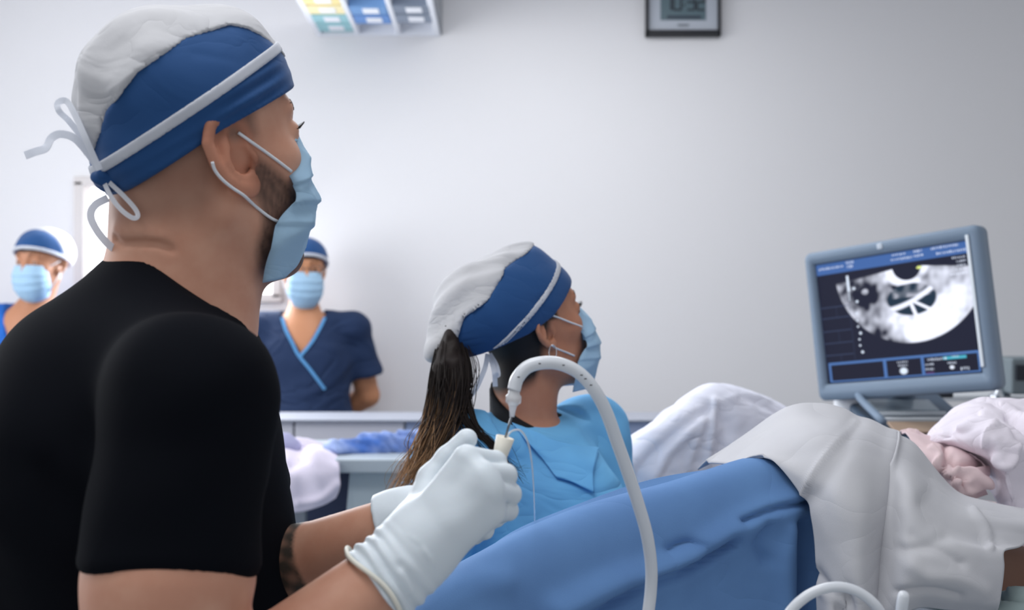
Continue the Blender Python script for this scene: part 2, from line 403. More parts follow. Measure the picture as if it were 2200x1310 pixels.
    def mask(s, parent, prof=None, edge=None, pleat=0.0035, wv=0.0, m=None):
        """pleated surgical mask: prof centre line (x,z), edge rear line (x,y,z), top to bottom"""
        prof = prof or [(0.1020, 0.022), (0.1165, 0.002), (0.1235, -0.022), (0.1245, -0.052), (0.1180, -0.083), (0.102, -0.110), (0.077, -0.128)]
        edge = edge or [(0.066, 0.049, 0.006), (0.070, 0.054, -0.012), (0.074, 0.058, -0.030), (0.072, 0.060, -0.046), (0.050, 0.061, -0.064), (0.038, 0.057, -0.090), (0.030, 0.046, -0.118)]
        n = 10; C = spline(np.array([(x, 0, z) for x, z in prof]), n); E = spline(np.array(edge), n)
        nv = len(C); ts = np.linspace(-1, 1, 45); S = np.zeros((nv, 45, 3))
        for i in range(nv):
            v = i/(nv-1)
            saw = 0
            for c0 in (0.34, 0.52, 0.68): saw += pleat*np.clip(1-abs(v-c0)/0.10, 0, 1)*(1 if v < c0 else 0.15)
            for k, t in enumerate(ts):
                a = t*math.pi/2; ct = math.cos(a); e = E[i]; x = e[0]+(C[i][0]-e[0])*ct**0.62; z = e[2]+(C[i][2]-e[2])*ct**0.8
                y = e[1]*(math.sin(a) if abs(t) < 1 else np.sign(t))
                nz = np.array([ct*0.9+0.1, math.sin(a), 0]);
                S[i, k] = np.array([x, y, z])+nz*(saw*(1-0.35*abs(t)**4)+wv*(1-abs(math.sin(8*v+4*t+0.6))-0.5*abs(math.sin(5.2*v-7*t+1.3))-0.4*abs(math.cos(13*v+2*t))))
        V = np.array([s.w(q) for q in S.reshape(-1, 3)]); I = np.arange(nv*45).reshape(nv, 45)
        F = np.stack([I[:-1, :-1], I[:-1, 1:], I[1:, 1:], I[1:, :-1]], -1).reshape(-1, 4)
        o = link('face_mask', raw_mesh('face_mask', V, F), m or M_mask, parent)
        md = o.modifiers.new('thickness', 'SOLIDIFY'); md.thickness = 0.0014; md.offset = 0
        b = MB(); b.tube([s.w(S[0, k]+np.array([0.0012, 0, -0.002])) for k in range(6, 39, 2)], 0.0011, 6); b.build('nose_wire_seam', m or M_mask, o, True)
        return o, S
def fold_noise(p, amp, freq, i0): return waves(p, freq, amp, i0, 6)+waves(p, freq*2.3, amp*0.4, i0+9, 6)
def strap(name, pts, wid, m, parent, thick=0.0012, n=6, roll=None):
    """flat ribbon along pts; its width direction follows roll vectors"""
    C = spline(np.array(pts), n); rings = []
    for i, p in enumerate(C):
        t = C[min(i+1, len(C)-1)]-C[max(i-1, 0)]; t /= np.linalg.norm(t)
        wv = np.cross(t, (0.05, 1.0, 0.12)) if roll is None else np.array(roll, float); wv -= t*(wv @ t); wv /= np.linalg.norm(wv)+1e-9; nn = np.cross(t, wv)
        rings.append([p+wv*wid/2+nn*thick/2, p-wv*wid/2+nn*thick/2, p-wv*wid/2-nn*thick/2, p+wv*wid/2-nn*thick/2])
    b = MB(); b.ring_loft(rings); return b.build(name, m, parent, False)
def hand_field(W, F4, TH, palm_k=0.016, fr=0.0097):
    """W wrist point; F4 four fingers each [MCP, PIP, DIP, TIP]; TH thumb [CMC, MCP, IP, TIP]"""
    W = np.asarray(W)
    def f(p):
        d = None
        for i, fg in enumerate(F4):
            w0 = W+(np.mean([F4[0][0], F4[3][0]], 0)-W)*0.05+(fg[0]-np.mean([F4[0][0], F4[3][0]], 0))*0.42
            e = cone(p, w0, fg[0], 0.0165, 0.0118); d = e if d is None else smin(d, e, palm_k)
        d = smin(d, cone(p, W, np.mean([x[0] for x in F4], 0)*0.5+W*0.5, 0.024, 0.02), 0.02)
        d = smin(d, chain(p, TH, [0.019, 0.0145, 0.0112, 0.0098], 0.005), 0.016)
        for i, fg in enumerate(F4):
            r = fr*(0.86 if i == 3 else 1.0)
            e = chain(p, fg, [r*1.18, r*1.06, r*0.98, r*0.86], 0.003)
            d = smin(d, e, 0.0022)
        return d
    return f
# ------------------------------------------------------------------ the man in the black shirt, seen from behind his right shoulder
skin_m = mat('skin_tan', (204, 154, 130), 0.55, sss=0.08, spec=0.35, bump=(420, 0.12, 0.0006), vary=((194, 140, 116), 28, 5),
             attr=[('stubble', (62, 50, 46)), ('beard', (44, 36, 33)), ('ink', (46, 48, 44)), ('ruddy', (190, 120, 92))])
M_shirt = mat('black_knit', (12, 14, 20), 0.9, bump=(1400, 0.25, 0.0005), sheen=0.0, spec=0.06)
M_glove = mat('white_latex', (220, 229, 236), 0.5, sss=0.06, bump=(160, 0.12, 0.0012), spec=0.4)
man = thing('person', 'man in black shirt and blue cap holding a needle, back to us, nearest person', 'person', (-0.36, 1.04, 0.0))
mh = Head((-0.318, 1.05, 1.4895), 35, 12, 0, 1.05, ear=1.16, jaw=1.0, earflare=8, nose=-0.014, earx=0.012, chinx=-0.015, skull=(0.006, 0.0895))
SH_R = np.array((-0.272, 0.865, 1.268)); EL_R = np.array((-0.285, 0.80, 0.985)); WR_R = P(878, 1196, 0.905)
SH_L = np.array((-0.365, 1.205, 1.272)); EL_L = P(520, 1270, 1.06); WR_L = P(835, 1135, 1.0)
def man_neck(p):
    d = cone(p, (-0.335, 1.045, 1.33), mh.w((-0.020, 0, -0.01)), 0.070, 0.060)
    d = smin(d, cone(p, (-0.362, 1.04, 1.36), mh.w((-0.048, 0, -0.005)), 0.040, 0.036), 0.03)
    d = smin(d, cone(p, (-0.315, 1.05, 1.335), mh.w((0.022, 0, -0.085)), 0.036, 0.030), 0.035)
    return d
NC1 = [trace(x, y, man_neck, 0.7, 2) for x, y in ((248, 512), (262, 524), (300, 522), (340, 524), (368, 536))]
NC2 = [trace(x, y, man_neck, 0.7, 2) for x, y in ((250, 494), (280, 500), (320, 500), (345, 505))]
man_neck0 = man_neck
def man_neck(p): return man_neck0(p)+crease(p, NC1, 0.0035, 0.0055)-crease(p, NC2, 0.008, 0.003)
def man_arms(p):
    d = chain(p, [SH_R, EL_R*0.5+SH_R*0.5, EL_R], [0.064, 0.066, 0.050], 0.01)
    d = smin(d, chain(p, [EL_R, EL_R*0.62+WR_R*0.38, WR_R], [0.050, 0.044, 0.029], 0.01), 0.02)
    e = chain(p, [SH_L, EL_L*0.5+SH_L*0.5, EL_L], [0.060, 0.052, 0.044], 0.01)
    e = smin(e, chain(p, [EL_L, EL_L*0.6+WR_L*0.4, WR_L], [0.044, 0.041, 0.029], 0.01), 0.02)
    return np.minimum(d, e)
def man_core(p):
    d = ell(p, (-0.385, 1.04, 1.20), (0.115, 0.16, 0.17)); return smin(d, ell(p, (-0.375, 1.04, 0.98), (0.12, 0.15, 0.19)), 0.06)
def man_skin(p):
    d = smin(mh.skin(p), man_neck(p), 0.022)
    d = smin(d, man_core(p), 0.05); return smin(d, man_arms(p), 0.03)
def man_beard(V):
    q = mh.loc(V); x, y, z = q.T; ay = np.abs(y)
    line = 0.018+0.004*np.sin(z*90)
    b = np.clip((x-line)/0.010, 0, 1)*np.clip((0.004-z-0.95*(x-0.034))/0.012, 0, 1)*np.clip((z+0.125)/0.02, 0, 1)
    return b*0.86*(x < 0.2)*(z < 0.1)*(ay < 0.09)*(0.88+0.12*np.sin(q @ np.array([2900, 2300, 1300]))*np.sin(q @ np.array([-1900, 1300, 2700])))
def man_stub(V):
    q = mh.loc(V); x, y, z = q.T
    hair = np.clip((0.012-x+0.3*(z-0.03))/0.02, 0, 1)*np.clip((z+0.062)/0.03, 0, 1)*(np.abs(y) < 0.074)
    side = np.clip((z-0.012)/0.01, 0, 1)*np.clip((0.040-x)/0.012, 0, 1)
    neckb = np.clip((x-0.012)/0.02, 0, 1)*np.clip((-0.07-z)/0.02, 0, 1)*np.clip((z+0.165)/0.03, 0, 1)
    return np.maximum(np.maximum(hair*0.38, side*0.6), neckb*0.42)*(np.abs(y) < 0.1)*(x < 0.13)
def man_ink(V):
    a = EL_L; bq = WR_L; t = ((V-a) @ (bq-a))/((bq-a) @ (bq-a)); d = np.linalg.norm(V-a-np.clip(t, 0, 1)[:, None]*(bq-a), axis=1)
    pat = 0.5+0.5*np.sin(V @ np.array([210, 90, 160]))*np.sin(V @ np.array([-90, 60, 230]))
    return np.clip((d < 0.058)*np.clip((0.545-t)/0.02, 0, 1)*np.clip((t-0.2)/0.05, 0, 1)*(0.55+0.6*pat), 0, 0.95)*(V[:, 1] > 0.965)
def man_ruddy(V):
    q = mh.loc(V); return np.clip((-mh.earf(q)*1+0.004)/0.004, 0, 1)*0.5*(np.abs(q[:, 1]) > 0.062)
body = sdf_obj('body', man_skin, (-0.56, 0.72, 0.80), (-0.05, 1.31, 1.66), 0.0034, skin_m, man,
               dict(beard=man_beard, stubble=man_stub, ink=man_ink, ruddy=man_ruddy))
mh.eyes(man); mh.brows(man, M_lash)
# shirt
def man_shirt_body(p):
    d = ell(p, (-0.385, 1.04, 1.185), (0.148, 0.185, 0.185))
    d = smin(d, ell(p, (-0.357, 1.045, 0.98), (0.156, 0.175, 0.22)), 0.06)
    d = smin(d, cone(p, (-0.41, 1.03, 1.262), (-0.455, 1.03, 1.08), 0.083, 0.10), 0.06)
    d = smin(d, cone(p, (-0.345, 1.045, 1.362), (-0.36, 1.05, 1.30), 0.066, 0.088), 0.05)
    for S_ in (SH_R, SH_L): d = smin(d, cone(p, (-0.365, 1.04, 1.30), S_+np.array([0, 0, 0.004]), 0.066, 0.066), 0.05)
    return d
def man_sleeve(p, S_, E_, cut):
    d = chain(p, [S_+np.array([0, 0, 0.004]), S_*0.5+E_*0.5, E_], [0.071, 0.0705, 0.0705])
    ax = (E_-S_)/np.linalg.norm(E_-S_); t = (p-S_.astype(np.float32)) @ ax.astype(np.float32)
    return smax(d, t-cut, 0.012)
def man_shirt(p):
    d = smin(man_shirt_body(p), man_sleeve(p, SH_R, EL_R, 0.140), 0.022)
    d = smin(d, man_sleeve(p, SH_L, EL_L, 0.17), 0.022)
    d = d+fold_noise(p, 0.005, 26, 3)
    d = d+crease(p, [P(500, 1000, 0.86), P(552, 1080, 0.86), P(560, 1150, 0.86)], 0.012, 0.004)
    d = d+crease(p, [P(60, 950, 0.9), P(110, 1010, 0.87), P(150, 1150, 0.84)], 0.014, 0.006)
    # neck opening: a slanted collar, higher at the nape
    ax = np.array((0.36, 0.02, 0.93)); t = p-np.array((-0.36, 1.045, 1.37), np.float32); h = t @ ax.astype(np.float32)
    r = nrm(t-h[:, None]*ax.astype(np.float32)); pl = (p[:, 2]-1.420+0.74*(p[:, 0]+0.385))/1.22
    return smax(d, -np.maximum(r-0.10, -pl), 0.004)
shirt = sdf_obj('shirt', man_shirt, (-0.64, 0.74, 0.72), (-0.14, 1.34, 1.45), 0.0055, M_shirt, man)
# trousers and shoes below the frame
def man_trousers(p):
    d = ell(p, (-0.37, 1.04, 0.80), (0.14, 0.17, 0.16))
    for y in (-0.09, 0.09): d = smin(d, chain(p, [(-0.36, 1.04+y, 0.78), (-0.34, 1.04+y, 0.45), (-0.37, 1.04+y, 0.06)], [0.095, 0.07, 0.055]), 0.04)
    return d+fold_noise(p, 0.006, 20, 5)
sdf_obj('trousers', man_trousers, (-0.56, 0.78, 0.0), (-0.16, 1.30, 1.0), 0.012, mat('navy_cotton', (24, 32, 50), 0.9), man)
for y in (-0.09, 0.09):
    sdf_obj('shoe', lambda p, y=y: smax(ell(p, (-0.32, 1.04+y, 0.03), (0.145, 0.05, 0.07)), -p[:, 2]+0.002, 0.01), (-0.50, 0.86+y, 0), (-0.14, 1.2+y, 0.12), 0.008, mat('shoe_white', (210, 212, 214), 0.5), man)
# cap: blue side panel, white crown, white band, gathered nape and ties
def cap_solid(q):
    d = ell(q, (0.007, 0, 0.052), (0.100, 0.085, 0.092))
    d = smin(d, ell(q, (-0.022, 0, 0.076), (0.073, 0.072, 0.075)), 0.03)
    d = smin(d, ell(q, (-0.036, 0, 0.012), (0.062, 0.068, 0.050)), 0.02)
    d = smin(d, ell(q, (0.045, 0, 0.095), (0.045, 0.060, 0.052)), 0.03)
    return d
def cap_cut(q): return (0.028+0.50*np.minimum(q[:, 0], 0)+0.38*np.maximum(q[:, 0], 0)-q[:, 2])/1.1
def cap_div(q):
    x, y, z = q.T
    return (z-np.interp(x, [-0.13, -0.105, -0.097, -0.088, -0.075, -0.062, -0.014, 0.032, 0.05, 0.09], [-0.02, 0.018, 0.036, 0.058, 0.075, 0.088, 0.113, 0.125, 0.120, 0.098]))/1.5
def man_cap(p, part):
    q = mh.loc(p); d = cap_solid(q)+waves(q, 55, 0.0022, 2, 6)
    lowf = np.clip((0.065+0.5*q[:, 0]-q[:, 2])/0.02, 0, 1)
    d = d+lowf*(0.0022*np.sin((q[:, 2]-0.43*q[:, 0])*430+9*q[:, 0]))*np.clip((q[:, 0]+0.02)/0.03, 0.25, 1)*np.clip((0.085-q[:, 0])/0.03, 0.1, 1)
    d = d+crease(q, [(-0.012, -0.082, 0.098), (0.012, -0.086, 0.092), (0.028, -0.086, 0.088)], 0.004, 0.0025)
    d = smax(d, -(cap_solid(q)+0.010), 0.002); d = smax(d, cap_cut(q), 0.003)
    if part == 'blue': return smax(d, cap_div(q)-0.0008, 0.0015)*mh.sc
    wr = 0.0024*np.sin(q[:, 1]*150+q[:, 0]*60)*np.clip((0.03-q[:, 0])/0.08, 0, 1)+0.0012*np.sin(q[:, 1]*70-q[:, 2]*130)
    return smax(d-0.0012+wr, -cap_div(q)-0.001, 0.0015)*mh.sc
lo, hi = (-0.47, 0.90, 1.42), (-0.18, 1.22, 1.68)
cap = sdf_obj('surgical_cap', lambda p: near(lambda z: man_cap(z, 'blue'), p, mh.w((0, 0, 0.05)), 0.17), lo, hi, 0.0032, M_capblue, man)
sdf_obj('cap_crown', lambda p: near(lambda z: man_cap(z, 'white'), p, mh.w((0, 0, 0.05)), 0.17), lo, hi, 0.0032, M_capwhite, cap)
def man_band(p):
    q = mh.loc(p); d = np.abs(cap_solid(q)+waves(q, 55, 0.0022, 2, 6)-0.0006)-0.0016
    s_ = (q[:, 2]-(0.0615+0.50*q[:, 0]))/1.12
    return smax(smax(d, np.abs(s_)-0.0048, 0.001), q[:, 1]*0.5-0.06, 0.001)*mh.sc
sdf_obj('cap_band', lambda p: near(man_band, p, mh.w((0, 0, 0.05)), 0.17), lo, hi, 0.0020, mat('white_tape', (238, 240, 245), 0.75, translucent=0.45), cap)
K = P(212, 372, 0.985)
sdf_obj('cap_knot', lambda p: ell(p, K+np.array([0.010, 0, -0.006]), (0.017, 0.013, 0.011))+waves(p, 260, 0.003, 1, 5), K-0.03, K+0.035, 0.002, M_capblue, cap)
def pxs(L, d=None): return [P(x, y, z) for x, y, z in L]
M_tape = MATS['white_tape']
strap('tie', pxs([(212, 372, 0.985), (185, 310, 0.985), (150, 262, 0.985), (128, 240, 0.975), (124, 222, 0.975), (142, 217, 0.975), (160, 245, 0.97), (185, 300, 0.965), (214, 365, 0.970)]), 0.006, M_tape, cap, thick=0.0006, n=10)
strap('tie', pxs([(214, 365, 0.983), (190, 330, 0.98), (160, 297, 0.975), (130, 288, 0.975), (110, 297, 0.975), (98, 318, 0.973), (75, 326, 0.97), (54, 334, 0.97)]), 0.0075, M_tape, cap, thick=0.0006, n=10)
strap('tie', pxs([(225, 395, 0.975), (240, 425, 0.972), (262, 452, 0.970), (285, 468, 0.970), (296, 464, 0.971), (290, 448, 0.972), (265, 420, 0.973), (235, 392, 0.975)]), 0.0045, M_tape, cap, thick=0.0006, n=10)
strap('tie', pxs([(232, 425, 0.99), (205, 440, 0.99), (195, 462, 0.99), (205, 490, 0.99), (228, 520, 0.992), (246, 535, 0.995)]), 0.0075, M_tape, cap, thick=0.0006, n=10)
# mask
mmask, MS = mh.mask(man, prof=[(0.0975, 0.021), (0.1005, 0.002), (0.1000, -0.022), (0.1000, -0.048), (0.0930, -0.075), (0.079, -0.098), (0.054, -0.118)], wv=0.0045, pleat=0.004, edge=[(0.058, 0.051, 0.006), (0.061, 0.056, -0.012), (0.064, 0.060, -0.030), (0.062, 0.062, -0.046), (0.040, 0.063, -0.064), (0.027, 0.059, -0.090), (0.020, 0.048, -0.118)])
hs = lambda p: np.minimum(man_skin(p), 1e3)
def loop_on(pxl, f, lift): return [trace(x, y, f, 0.7, 2.4, lift) for x, y in pxl]
b = MB(); b.tube(spline(loop_on([(626, 368), (600, 348), (570, 326), (540, 305), (512, 285)], hs, 0.0016), 5), 0.0016, 8); b.build('ear_loop', M_loop, mmask, True)
b = MB(); b.tube(spline(loop_on([(606, 480), (580, 467), (550, 444), (524, 420), (500, 404), (478, 386), (462, 366), (456, 348)], hs, 0.0016), 5), 0.0016, 8); b.build('ear_loop', M_loop, mmask, True)
# gloved hands
D = 0.905
FR = [[P(1002, 984, 0.900), P(1064, 993, 0.926), P(1074, 1012, 0.955), P(1050, 1005, 0.962)],
      [P(1038, 1020, 0.888), P(1086, 1021, 0.917), P(1070, 1032, 0.950), P(1035, 1032, 0.950)],
      [P(1054, 1056, 0.886), P(1095, 1061, 0.918), P(1078, 1070, 0.948), P(1045, 1068, 0.946)],
      [P(1058, 1100, 0.894), P(1092, 1096, 0.922), P(1076, 1104, 0.945), P(1048, 1100, 0.943)]]
TR = [P(905, 1105, 0.925), P(930, 1030, 0.948), P(962, 985, 0.952), P(1003, 943, 0.952)]
hf = hand_field(P(885, 1190, D), FR, TR)
EDGE = P(806, 1262, 0.892); wrA = (EDGE-P(885, 1190, D)); wrA /= np.linalg.norm(wrA)
def glove_r(p):
    d = hf(p)
    t = (p-P(885, 1190, D).astype(np.float32)) @ wrA.astype(np.float32)
    c = cone(p, P(893, 1178, D), EDGE+wrA*0.03, 0.0325, 0.0435)
    c = c+np.clip((t+0.005)/0.02, 0, 1)*(0.0016*np.sin(t*520+waves(p, 60, 2.5, 4, 4))+waves(p, 120, 0.0016, 7, 5))
    d = smin(d, c, 0.02)
    d = smax(d, t-np.linalg.norm(EDGE-P(885, 1190, D))-waves(p, 50, 0.004, 12, 4), 0.002)
    for ln, w, a in (([P(845, 1125, 0.875), P(905, 1170, 0.866), P(942, 1230, 0.872)], 0.0022, 0.0014), ([P(805, 1150, 0.88), P(860, 1215, 0.86), P(885, 1270, 0.868)], 0.003, 0.0016)):
        d = d-crease(p, ln, w, a)
    for ln, w, a in (([P(1040, 1009, 0.898), P(1056, 1007, 0.904), P(1072, 1009, 0.912)], 0.0035, 0.004), ([P(1052, 1040, 0.886), P(1074, 1042, 0.900)], 0.0035, 0.003), ([P(1062, 1080, 0.888), P(1082, 1080, 0.902)], 0.0035, 0.003),
                     ([P(985, 1040, 0.875), P(1010, 1065, 0.872)], 0.010, 0.0015), ([P(940, 1100, 0.880), P(975, 1085, 0.876)], 0.012, 0.0015)):
        d = d+crease(p, ln, w, a)
    return d
sdf_obj('glove', glove_r, P(700, 1330, 0.83)-0.03, P(1150, 900, 1.0)+0.02, 0.0021, M_glove, man)
ring = []
u1 = np.cross(wrA, [0, 0, 1.0]); u1 /= np.linalg.norm(u1); u2 = np.cross(wrA, u1)
b = MB(); b.tube([EDGE-wrA*0.002+(0.0418+0.001*math.sin(5*a))*(math.cos(a)*u1+math.sin(a)*u2)+wrA*0.003*math.sin(3*a+1) for a in np.linspace(0, 2*math.pi, 60)], 0.0021, 8)
b.build('glove_cuff_bead', mat('latex_bead', (228, 226, 214), 0.45), man, True)
FL = [[P(985, 1065, 1.02), P(1045, 1050, 1.01), P(1068, 1040, 0.985), P(1066, 1022, 0.972)],
      [P(990, 1095, 1.02), P(1050, 1085, 1.01), P(1075, 1075, 0.985), P(1060, 1062, 0.972)],
      [P(985, 1125, 1.015), P(1040, 1120, 1.005), P(1065, 1110, 0.985), P(1050, 1100, 0.972)],
      [P(975, 1150, 1.01), P(1020, 1150, 1.0), P(1042, 1140, 0.985), P(1030, 1130, 0.975)]]
TL_ = [P(900, 1110, 0.985), P(945, 1075, 0.975), P(990, 1055, 0.972), P(1030, 1040, 0.972)]
hl = hand_field(P(860, 1125, 1.0), FL, TL_)
E2 = P(820, 1137, 1.0); wl = E2-P(880, 1117, 1.0); wl /= np.linalg.norm(wl)
def glove_l(p):
    d = smin(hl(p), cone(p, P(875, 1120, 1.0), E2+wl*0.02, 0.031, 0.0345), 0.02)
    t = (p-E2.astype(np.float32)) @ wl.astype(np.float32); return smax(d+waves(p, 120, 0.001, 7, 5), t, 0.002)
sdf_obj('glove', glove_l, P(790, 1230, 0.94)-0.02, P(1110, 990, 1.06)+0.03, 0.003, M_glove, man)
# ------------------------------------------------------------------ the seated woman in the light blue gown
skin_w = mat('skin_warm', (188, 132, 104), 0.55, sss=0.08, spec=0.35, bump=(420, 0.1, 0.0005), vary=((178, 120, 94), 26, 4), attr=[('hairline', (26, 19, 16))])
M_hair = mat('dark_hair', (30, 21, 18), 0.6, spec=0.25, attr=[('tip', (204, 156, 110))])
woman = thing('person', 'woman in light blue gown with long ponytail, seated, looking at the monitor', 'person', (0.03, 1.74, 0.0))
wh = Head((0.030, 1.74, 1.302), 26, 17, 0, 0.95, ear=0.95, jaw=0.94, earflare=14)
WS = np.array((0.035, 1.74, 1.118)); WSR = WS+np.array((-0.125, -0.095, -0.012)); WSL = WS+np.array((0.105, 0.100, 0.0))
WF = np.array((0.61, -0.79, 0)); 
WER = np.array((-0.165, 1.60, 0.86)); WEL = np.array((0.178, 1.80, 0.87)); WWR = np.array((0.03, 1.52, 0.80)); WWL = np.array((0.16, 1.58, 0.80))
def wm_skin(p):
    d = smin(wh.skin(p), cone(p, (0.020, 1.742, 1.12), wh.w((-0.022, 0, -0.012)), 0.051, 0.049), 0.02)
    d = smin(d, cone(p, (0.040, 1.728, 1.12), wh.w((0.008, 0, -0.072)), 0.024, 0.025), 0.025)
    d = smin(d, ell(p, (0.030, 1.74, 0.97), (0.10, 0.10, 0.17)), 0.03)
    for S_, E_, W_ in ((WSR, WER, WWR), (WSL, WEL, WWL)):
        d = smin(d, chain(p, [WS+np.array([0, 0, -0.02]), S_, E_, W_], [0.05, 0.042, 0.036, 0.024], 0.01), 0.03)
    return d
def wm_hairline(V):
    q = wh.loc(V); x, y, z = q.T
    h = np.clip((0.0-x+0.45*(z+0.01))/0.012, 0, 1)*np.clip((z+0.075-0.2*x)/0.02, 0, 1)
    f = np.clip((z-0.070-0.0*x)/0.01, 0, 1)+np.clip((0.030-x)/0.006, 0, 1)*np.clip((z-0.018)/0.006, 0, 1)
    return np.clip(np.maximum(h, f), 0, 1)*(np.abs(y) < 0.078)*(x < 0.12)
sdf_obj('body', wm_skin, (-0.26, 1.45, 0.72), (0.30, 1.92, 1.45), 0.0042, skin_w, woman, dict(hairline=wm_hairline))
wh.eyes(woman); wh.brows(woman, M_lash)
# black undershirt
def wm_torso(p, g):
    d = ell(p, WS+WF*0.012+np.array([0, 0, -0.15]), (0.155, 0.125, 0.165), np.array([[0.79, 0.61, 0], [-0.61, 0.79, 0], [0, 0, 1]]).T.T)
    d = smin(d, ell(p, WS+np.array([0.0, 0, -0.34]), (0.15, 0.14, 0.17)), 0.06)
    for S_ in (WSR, WSL): d = smin(d, cone(p, WS+np.array([0, 0, -0.005]), S_+np.array([0, 0, -0.012]), 0.056, 0.052), 0.03)
    return d-g
def plane3(a, b, c):
    n = np.cross(b-a, c-a); n /= np.linalg.norm(n); return a, (n if n[2] > 0 else -n)
UN0, UNn = plane3(P(1045, 850, 1.70), P(1160, 930, 1.68), P(1190, 868, 1.79))
GN0, GNn = plane3(P(1030, 893, 1.69), P(1178, 956, 1.62), P(1200, 870, 1.82))
def wm_under(p):
    d = np.minimum(wm_torso(p, -0.004), wm_skin(p)-0.006)
    return smax(d, (p-UN0.astype(np.float32)) @ UNn.astype(np.float32), 0.004)
sdf_obj('undershirt', wm_under, (-0.22, 1.52, 0.85), (0.28, 1.95, 1.27), 0.006, mat('black_cotton', (14, 15, 19), 0.9, bump=(600, 0.2, 0.0006)), woman)
M_gown = mat('gown_light_blue', (124, 200, 250), 0.8, bump=(500, 0.2, 0.0006), vary=((112, 182, 234), 7, 3), translucent=0.15, wrinkle=(9, 0.02))
def wm_gown(p):
    d = wm_torso(p, 0.012)
    d = smin(d, chain(p, [WSR, WER, WWR+np.array((0.0, 0, 0))], [0.070, 0.075, 0.055]), 0.03)
    d = smin(d, chain(p, [WSL, WEL, WWL], [0.066, 0.078, 0.055]), 0.03)
    d = d+fold_noise(p, 0.009, 19, 8)
    for ln, w, a in (([P(1095, 915, 1.60), P(1170, 975, 1.57), P(1215, 1040, 1.57), P(1250, 1110, 1.57)], 0.016, -0.018),
                     ([P(1150, 985, 1.6), P(1160, 1060, 1.57), P(1185, 1130, 1.57)], 0.022, 0.022),
                     ([P(1265, 955, 1.66), P(1262, 1000, 1.64), P(1275, 1060, 1.64)], 0.006, 0.005),
                     ([P(1185, 1003, 1.58), P(1230, 1004, 1.6), P(1270, 1000, 1.64)], 0.006, 0.004)):
        d = d+crease(p, ln, w, a)
    # scooped neck, open on the near side
    t = p-np.array((0.055, 1.70, 1.15), np.float32); ax = GNn.astype(np.float32); h = t @ ax; r = nrm(t-h[:, None]*ax)
    return smax(d, -np.maximum(r-0.105, -((p-GN0.astype(np.float32)) @ ax)), 0.004)
gown = sdf_obj('gown', wm_gown, (-0.30, 1.42, 0.62), (0.34, 1.97, 1.20), 0.0055, M_gown, woman)
# bound upper hem of the gown front and the nape ties
FLAP = [[(1100, 908), (1150, 926), (1190, 944), (1240, 955), (1288, 962)], [(1130, 945), (1165, 960), (1200, 972), (1240, 982), (1280, 990)], [(1165, 985), (1190, 993), (1215, 1000), (1245, 1010), (1274, 1020)], [(1195, 1025), (1215, 1030), (1232, 1036), (1252, 1046), (1276, 1058)]]
grid_sheet('gown_flap', [[trace(x, y, wm_gown, 1.2, 2.2, 0.006) for x, y in r] for r in FLAP], M_gown, gown, 8, 8, thick=0.002)
# trousers, stool below the frame
def wm_trousers(p):
    d = ell(p, (0.03, 1.74, 0.68), (0.17, 0.16, 0.12))
    for o_ in (-0.09, 0.09): d = smin(d, chain(p, [(0.03+o_*0.79, 1.74+o_*0.61, 0.67), (0.20+o_*1.1, 1.48+o_*0.5, 0.66), (0.20+o_*1.1, 1.45+o_*0.5, 0.10)], [0.085, 0.068, 0.05]), 0.04)
    return d
sdf_obj('trousers', wm_trousers, (-0.2, 1.3, 0.02), (0.42, 1.95, 0.86), 0.012, mat('navy_cotton', (24, 32, 50), 0.9), woman)
for o_ in (-0.09, 0.09):
    c = np.array((0.23+o_*1.1, 1.41+o_*0.5, 0.03))
    sdf_obj('shoe', lambda p, c=c: smax(ell(p, c, (0.12, 0.045, 0.06), np.array([[0.61, 0.79, 0], [-0.79, 0.61, 0], [0, 0, 1]])), -p[:, 2]+0.002, 0.01), c-0.15, c+0.15, 0.009, MATS['shoe_white'], woman)
# cap
def wcap_solid(q):
    d = ell(q, (-0.008, 0, 0.055), (0.112, 0.086, 0.092))
    d = smin(d, ell(q, (-0.075, 0, 0.060), (0.085, 0.080, 0.082), frame(0, 28)), 0.05)
    d = smin(d, cone(q, (-0.10, 0, 0.055), (-0.178, -0.005, 0.030), 0.055, 0.024), 0.05)
    d = smin(d, ell(q, (0.02, 0, 0.115), (0.040, 0.040, 0.042)), 0.03)
    return d
def wcap_cut(q):
    x = q[:, 0]; return (np.interp(x, [-0.2, -0.12, -0.04, 0.014, 0.085, 0.15], [-0.002, 0.003, 0.013, 0.028, 0.070, 0.11])-q[:, 2])/1.15
def wcap_div(q): return (q[:, 2]-np.interp(q[:, 0], [-0.17, -0.149, -0.138, -0.092, -0.045, 0.055, 0.1], [0.0, 0.058, 0.075, 0.093, 0.129, 0.152, 0.17]))/1.6
def wm_cap(p, part):
    q = wh.loc(p); d = wcap_solid(q)+waves(q, 50, 0.0018, 4, 6)
    d = d+crease(q, [(-0.02, -0.085, 0.06), (0.02, -0.088, 0.075), (0.05, -0.08, 0.085)], 0.006, 0.0018)
    wr = 0 if part == 'blue' else 0.0024*np.sin(q[:, 1]*100+q[:, 0]*40+q[:, 2]*60)+0.0014*np.sin(q[:, 0]*90-q[:, 2]*120)
    d = d+wr; d = smax(d, -(wcap_solid(q)+wr+0.012), 0.002); d = smax(d, wcap_cut(q), 0.003)
    if part == 'blue': return smax(d, wcap_div(q), 0.0015)*wh.sc
    d = smax(d-0.001, -wcap_div(q)-0.0005, 0.0015)
    d = smax(d, -ell(q, (-0.112, -0.035, -0.02), (0.030, 0.05, 0.034)), 0.004)      # slit the ponytail comes through
    return d*wh.sc
lo, hi = (-0.22, 1.56, 1.16), (0.16, 1.90, 1.49)
wcap = sdf_obj('surgical_cap', lambda p: near(lambda z: wm_cap(z, 'blue'), p, wh.w((-0.04, 0, 0.05)), 0.21), lo, hi, 0.0036, M_capblue, woman)
